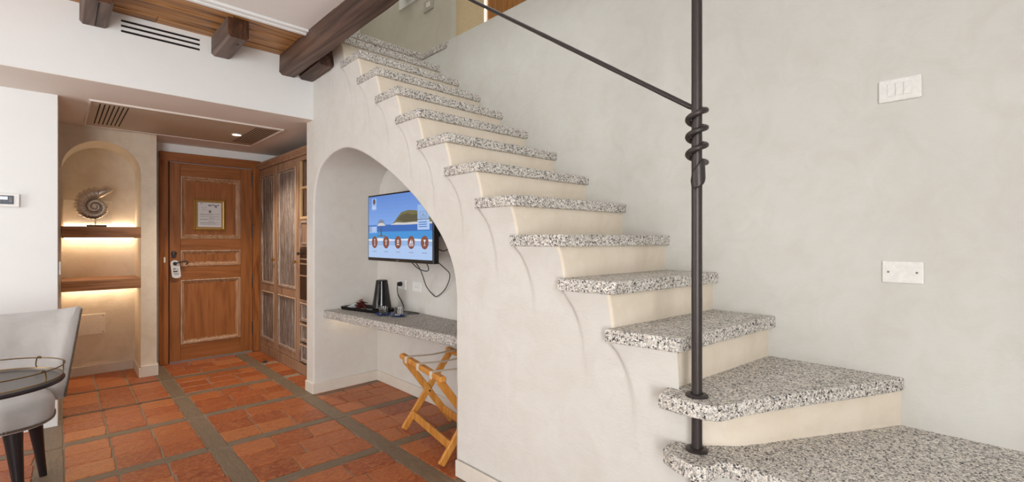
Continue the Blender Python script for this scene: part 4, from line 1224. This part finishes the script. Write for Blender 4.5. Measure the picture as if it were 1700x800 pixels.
for i in range(3):
    s_ = sachet('tea_sachet', (1.775 + .012 * i, 3.745 - .012 * i, TRZ + .010 + .008 * i), .07, .055, .5 + .2 * i, .25, M_TEAW, ('lowest', 'middle', 'topmost')[i] + ' of the three white paper sachets at the left end of the tray', 'sachet', 'white sachets on the tray')
    box('printed_mark', 1.757 + .012 * i, 1.770 + .012 * i, 3.725 - .012 * i, 3.735 - .012 * i, TRZ + .0165 + .008 * i, TRZ + .0185 + .008 * i, plain('teal_print', lin((40, 92, 110)), .6), s_)
WLAB = ['brown foil wrapper lying lowest in the heap on the tray', 'red foil wrapper low in the heap, on the kettle side', 'brown foil wrapper halfway up the heap, toward the tray front', 'red foil wrapper high in the heap on the tray', 'brown foil wrapper on top of the heap on the tray']
for i, (dx, dy, dz, rz, tl, mt) in enumerate(((0, 0, .014, .2, .5, M_TEAB), (.012, -.035, .020, 1.2, .9, M_TEAR), (-.012, -.045, .034, 2.0, .7, M_TEAB), (.01, -.010, .044, .8, 1.2, M_TEAR), (.004, -.03, .052, 1.7, .3, M_TEAB))):
    sachet('snack_wrapper', (1.815 + dx, 3.675 + dy, TRZ + dz + .006), .085, .06, rz, tl, mt, WLAB[i], 'wrapper', 'foil wrappers on the tray')
for (x, y, lab) in ((1.805, 3.275, 'left'), (1.865, 3.150, 'right')):
    sc_ = tag(lathe('saucer', [(0, .004), (.034, .004), (.040, .007), (.064, .016), (.066, .015), (.042, .002), (.036, 0), (0, 0)], (x, y, DZ), M_BLUE, None, 32), 'blue glazed saucer under the %s glass on the desk' % ('glass nearest the kettle as seen, left-hand' if lab == 'left' else 'right-hand'), 'saucer', 'blue saucers on the desk')
    sc_['label'] = 'blue saucer under the left drinking glass, beside the tray' if lab == 'left' else 'blue saucer under the right drinking glass, further from tray'
    gl = tag(lathe('drinking_glass', [(0, .0), (.026, .0), (.029, .004), (.037, .048), (.0385, .058), (.0362, .058), (.0342, .047), (.027, .010), (0, .008)], (x, y, DZ + .0075), M_GLASS, None, 28), 'left small clear glass tumbler on blue saucer beside the tray' if lab == 'left' else 'right small clear glass tumbler on blue saucer, further from tray', 'glass', 'glass tumblers on the desk')

# ------------------------------------------------------------------ LUGGAGE RACK
rk = empty('luggage_rack', (1.70, 2.40, 0), 'folding pale wooden luggage rack with cream straps under the desk', 'luggage rack')
A0 = Vector((1.632, 2.690, 0)); A1 = Vector((1.518, 2.115, 0)); B0 = A0 + Vector((.33, -.06, 0)); B1 = A1 + Vector((.33, -.06, 0))
def up(v, z): return Vector((v.x, v.y, z))
axis = (A1 - A0).normalized(); perp = Vector((-axis.y, axis.x, 0)); perp = perp if perp.x > 0 else -perp
for (lo, hi, ins) in ((A0, B0, .03), (A1, B1, -.03)):
    s_ = axis * (0.0 if ins > 0 else 0.0)
    obox('leg', up(lo + s_, .012), up(hi + s_, .475), .022, .042, M_RACK, rk, up=perp, bevel=.004)
for (lo, hi, ins) in ((B0, A0, 1), (B1, A1, -1)):
    s_ = axis * (.026 * ins)
    obox('leg', up(lo + s_, .012), up(hi + s_, .475), .022, .042, M_RACK, rk, up=perp, bevel=.004)
obox('top_bar', up(A0 - axis * .03, .490), up(A1 + axis * .03, .490), .042, .034, M_RACK, rk, bevel=.008)
obox('top_bar', up(B0 - axis * .03, .490), up(B1 + axis * .03, .490), .042, .034, M_RACK, rk, bevel=.008)
obox('stretcher', up(A0 + (B0 - A0) * .18 - axis * .0, .10), up(A1 + (B1 - A1) * .18, .10), .016, .050, M_RACK, rk, bevel=.003)
obox('stretcher', up(B0 - (B0 - A0) * .18 + axis * .03, .10), up(B1 - (B1 - A1) * .18 - axis * .03, .10), .016, .050, M_RACK, rk, bevel=.003)
for f in (.16, .50, .84):
    a = A0 + (A1 - A0) * f; b_ = B0 + (B1 - B0) * f
    V = []; F = []; w2 = axis * .018
    mid = (a + b_) / 2
    path = [up(a - perp * .022, .470), up(a - perp * .0225, .500), up(a - perp * .016, .509), up(a + perp * .015, .509), up(a + perp * .10, .503), up(mid, .500), up(b_ - perp * .10, .503), up(b_ - perp * .015, .509), up(b_ + perp * .016, .509), up(b_ + perp * .0225, .500), up(b_ + perp * .022, .470)]
    for p in path: V += [p - w2, p + w2]
    for i in range(len(path) - 1): F.append((2 * i, 2 * i + 1, 2 * i + 3, 2 * i + 2))
    solidify(pyd('strap', V, F, M_STRAP, rk), .002, 0)
for (p, sgn) in (((A0 + B0) / 2, -1), ((A1 + B1) / 2, 1)):
    tube('pivot_bolt', [up(p - axis * .012 , .245), up(p + axis * .04 * (1 if sgn < 0 else -1), .245)], .006, M_IRON, rk, 8)

# ------------------------------------------------------------------ CHAIR
ch = empty('dining_chair', (-.28, 3.32, 0), 'pale grey velvet chair with nailhead trim and dark tapered legs', 'chair')
CCX, CY0, CY1 = -.285, 3.10, 3.60
def seat_outline(n, grow=0.0):
    P = []
    for i in range(n):
        a = 2 * math.pi * i / n
        c, s = math.cos(a), math.sin(a)
        ex = .62
        x = (.272 + grow) * math.copysign(abs(c) ** ex, c); y = (.250 + grow) * math.copysign(abs(s) ** ex, s)
        # narrower to the back
        x *= 1 - .10 * max(0, y / .25)
        P.append((CCX + x, (CY0 + CY1) / 2 + y))
    return P
V = []; F = []; n = 48
layers = [(-.06, .372), (-.004, .372), (.0, .378), (.004, .41), (.004, .445), (-.004, .468), (-.03, .482), (-.09, .490), (-.18, .493)]
for g, z in layers:
    for (x, y) in seat_outline(n, g): V.append((x, y, z))
for l in range(len(layers) - 1):
    for i in range(n):
        j = (i + 1) % n; F.append((l * n + i, l * n + j, (l + 1) * n + j, (l + 1) * n + i))
F.append(tuple(range(n))[::-1]); F.append(tuple((len(layers) - 1) * n + i for i in range(n)))
pyd('seat', V, F, M_VELVET, ch, True)
# curved back: sheet over an arc, flaring out as it rises
def back_pt(s, t, off):
    """s -1..1 across, t 0..1 up"""
    half = .300 + .068 * t
    x = half * math.sin(s * 1.12) / math.sin(1.12)
    y = 3.585 + .060 * t - .15 * (1 - math.cos(s * 1.12)) * 1.0 + 0
    z = .40 + t * (.445 + .022 * abs(s) ** 2)
    nx = math.sin(s * 1.12) * .9; ny = math.cos(s * 1.12)
    return Vector((CCX + x + nx * off, y + ny * off, z))
V = []; F = []; nu, nv = 30, 14
prof = []
for j in range(nv + 1): prof.append((j / nv, -.022 - .014 * math.sin(math.pi * j / nv)))
prof += [(1.03, -.018), (1.042, .0), (1.03, .018)]
for j in range(nv, -1, -1): prof.append((j / nv, .024))
for i in range(nu + 1):
    s = i / nu * 2 - 1
    taper = 1.0 if abs(s) < .97 else .75
    for (t, o_) in prof: V.append(back_pt(s, t, o_ * taper))
m_ = len(prof)
for i in range(nu):
    for j in range(m_):
        j2 = (j + 1) % m_; F.append((i * m_ + j, i * m_ + j2, (i + 1) * m_ + j2, (i + 1) * m_ + j))
F.append(tuple(range(m_))); F.append(tuple(nu * m_ + j for j in range(m_)))
pyd('backrest', V, F, M_VELVET, ch, True, fixn=True)
bm = bmesh.new()
SO = seat_outline(150, .003)
for (x, y) in SO:
    if y < 3.50: bmesh.ops.create_uvsphere(bm, u_segments=6, v_segments=4, radius=.0064, matrix=Matrix.Translation((x, y, .384)))
for sgn in (-1, 1):
    for i in range(44):
        p = back_pt(sgn * 1.0, .03 + .97 * i / 43, 0.012); bmesh.ops.create_uvsphere(bm, u_segments=6, v_segments=4, radius=.0064, matrix=Matrix.Translation(p + Vector((sgn * .003, -.004, 0))))
nh = bmo('nailhead_trim', bm, plain('pewter_nails', lin((120, 108, 96)), .3, .8), ch, True); nh['kind'] = 'stuff'
for (x0, y0, x1, y1) in ((-.150, 3.165, -.120, 3.125), (-.420, 3.165, -.450, 3.125), (-.092, 3.475, -.055, 3.525), (-.485, 3.475, -.525, 3.525)):
    V = []; F = []
    L_ = [(0, .016), (.15, .021), (.30, .030), (.374, .036)]
    for z, r_ in L_:
        t = 1 - z / .374
        cx, cy = x0 + (x1 - x0) * t, y0 + (y1 - y0) * t
        for k in range(12):
            a = 2 * math.pi * k / 12; V.append((cx + r_ * math.cos(a), cy + r_ * math.sin(a), z))
    for l in range(3):
        for k in range(12):
            k2 = (k + 1) % 12; F.append((l * 12 + k, l * 12 + k2, l * 12 + 12 + k2, l * 12 + 12 + k))
    F.append(tuple(range(12))[::-1]); F.append(tuple(36 + k for k in range(12)))
    pyd('leg', V, F, M_LEG, ch, True)

# ------------------------------------------------------------------ SIDE TABLE
TC = (-.222, 2.84, 0); TZ = .672; TR = .241
st = empty('side_table', TC, 'round dark tray-top side table with bronze gallery rail before the chair', 'side table')
lathe('tray_top', [(0, TZ - .020), (TR - .02, TZ - .020), (TR, TZ - .016), (TR + .002, TZ - .006), (TR - .001, TZ + .004), (TR - .006, TZ + .004), (TR - .010, TZ - .003), (0, TZ - .003)], TC, M_TABLETOP, st, 64)
lathe('rim_band', [(TR + .002, TZ - .018), (TR + .006, TZ - .012), (TR + .006, TZ - .006), (TR + .002, TZ - .002), (TR + .002, TZ - .018)], TC, M_LEG, st, 64)
lathe('gilt_edge', [(TR - .006, TZ + .0035), (TR - .004, TZ + .008), (TR, TZ + .008), (TR + .001, TZ + .0035), (TR - .006, TZ + .0035)], TC, M_BRONZE, st, 64)
ring = [(TC[0] + (TR + .004) * math.cos(2 * math.pi * i / 72), TC[1] + (TR + .004) * math.sin(2 * math.pi * i / 72), TZ + .050) for i in range(72)]
tube('gallery_ring', ring, .0028, M_BRONZE, st, 6, True)
for i in range(8):
    a = 2 * math.pi * (i + .12) / 8
    x, y = TC[0] + (TR + .001) * math.cos(a), TC[1] + (TR + .001) * math.sin(a)
    tx, ty = -math.sin(a), math.cos(a)
    tube('gallery_post', smooth_path([(x, y, TZ + .006), (x + .004 * tx, y + .004 * ty, TZ + .02), (x, y, TZ + .045), (x - .009 * tx, y - .009 * ty, TZ + .056), (x - .018 * tx, y - .018 * ty, TZ + .052), (x - .012 * tx, y - .012 * ty, TZ + .047)], 3), .0026, M_BRONZE, st, 6)
lathe('stem', [(.016, .02), (.016, TZ - .08), (.03, TZ - .03), (.06, TZ - .019)], TC, M_LEG, st, 16)
lathe('foot', [(0, 0), (.15, 0), (.152, .006), (.145, .012), (.03, .02), (.016, .03)], TC, M_LEG, st, 40)

# ------------------------------------------------------------------ DOOR STOP
ds = empty('door_stop', (1.525, 5.20, 0), 'small brass door stop on the tiles before the wardrobe', 'door stop')
lathe('base', [(0, .001), (.022, .001), (.022, .006), (.010, .010), (.008, .022)], (1.525, 5.20, 0.0), M_IRON, ds, 16)
lathe('cap', [(.008, .022), (.014, .026), (.014, .034), (0, .038)], (1.525, 5.20, 0.0), M_BRASS, ds, 16)
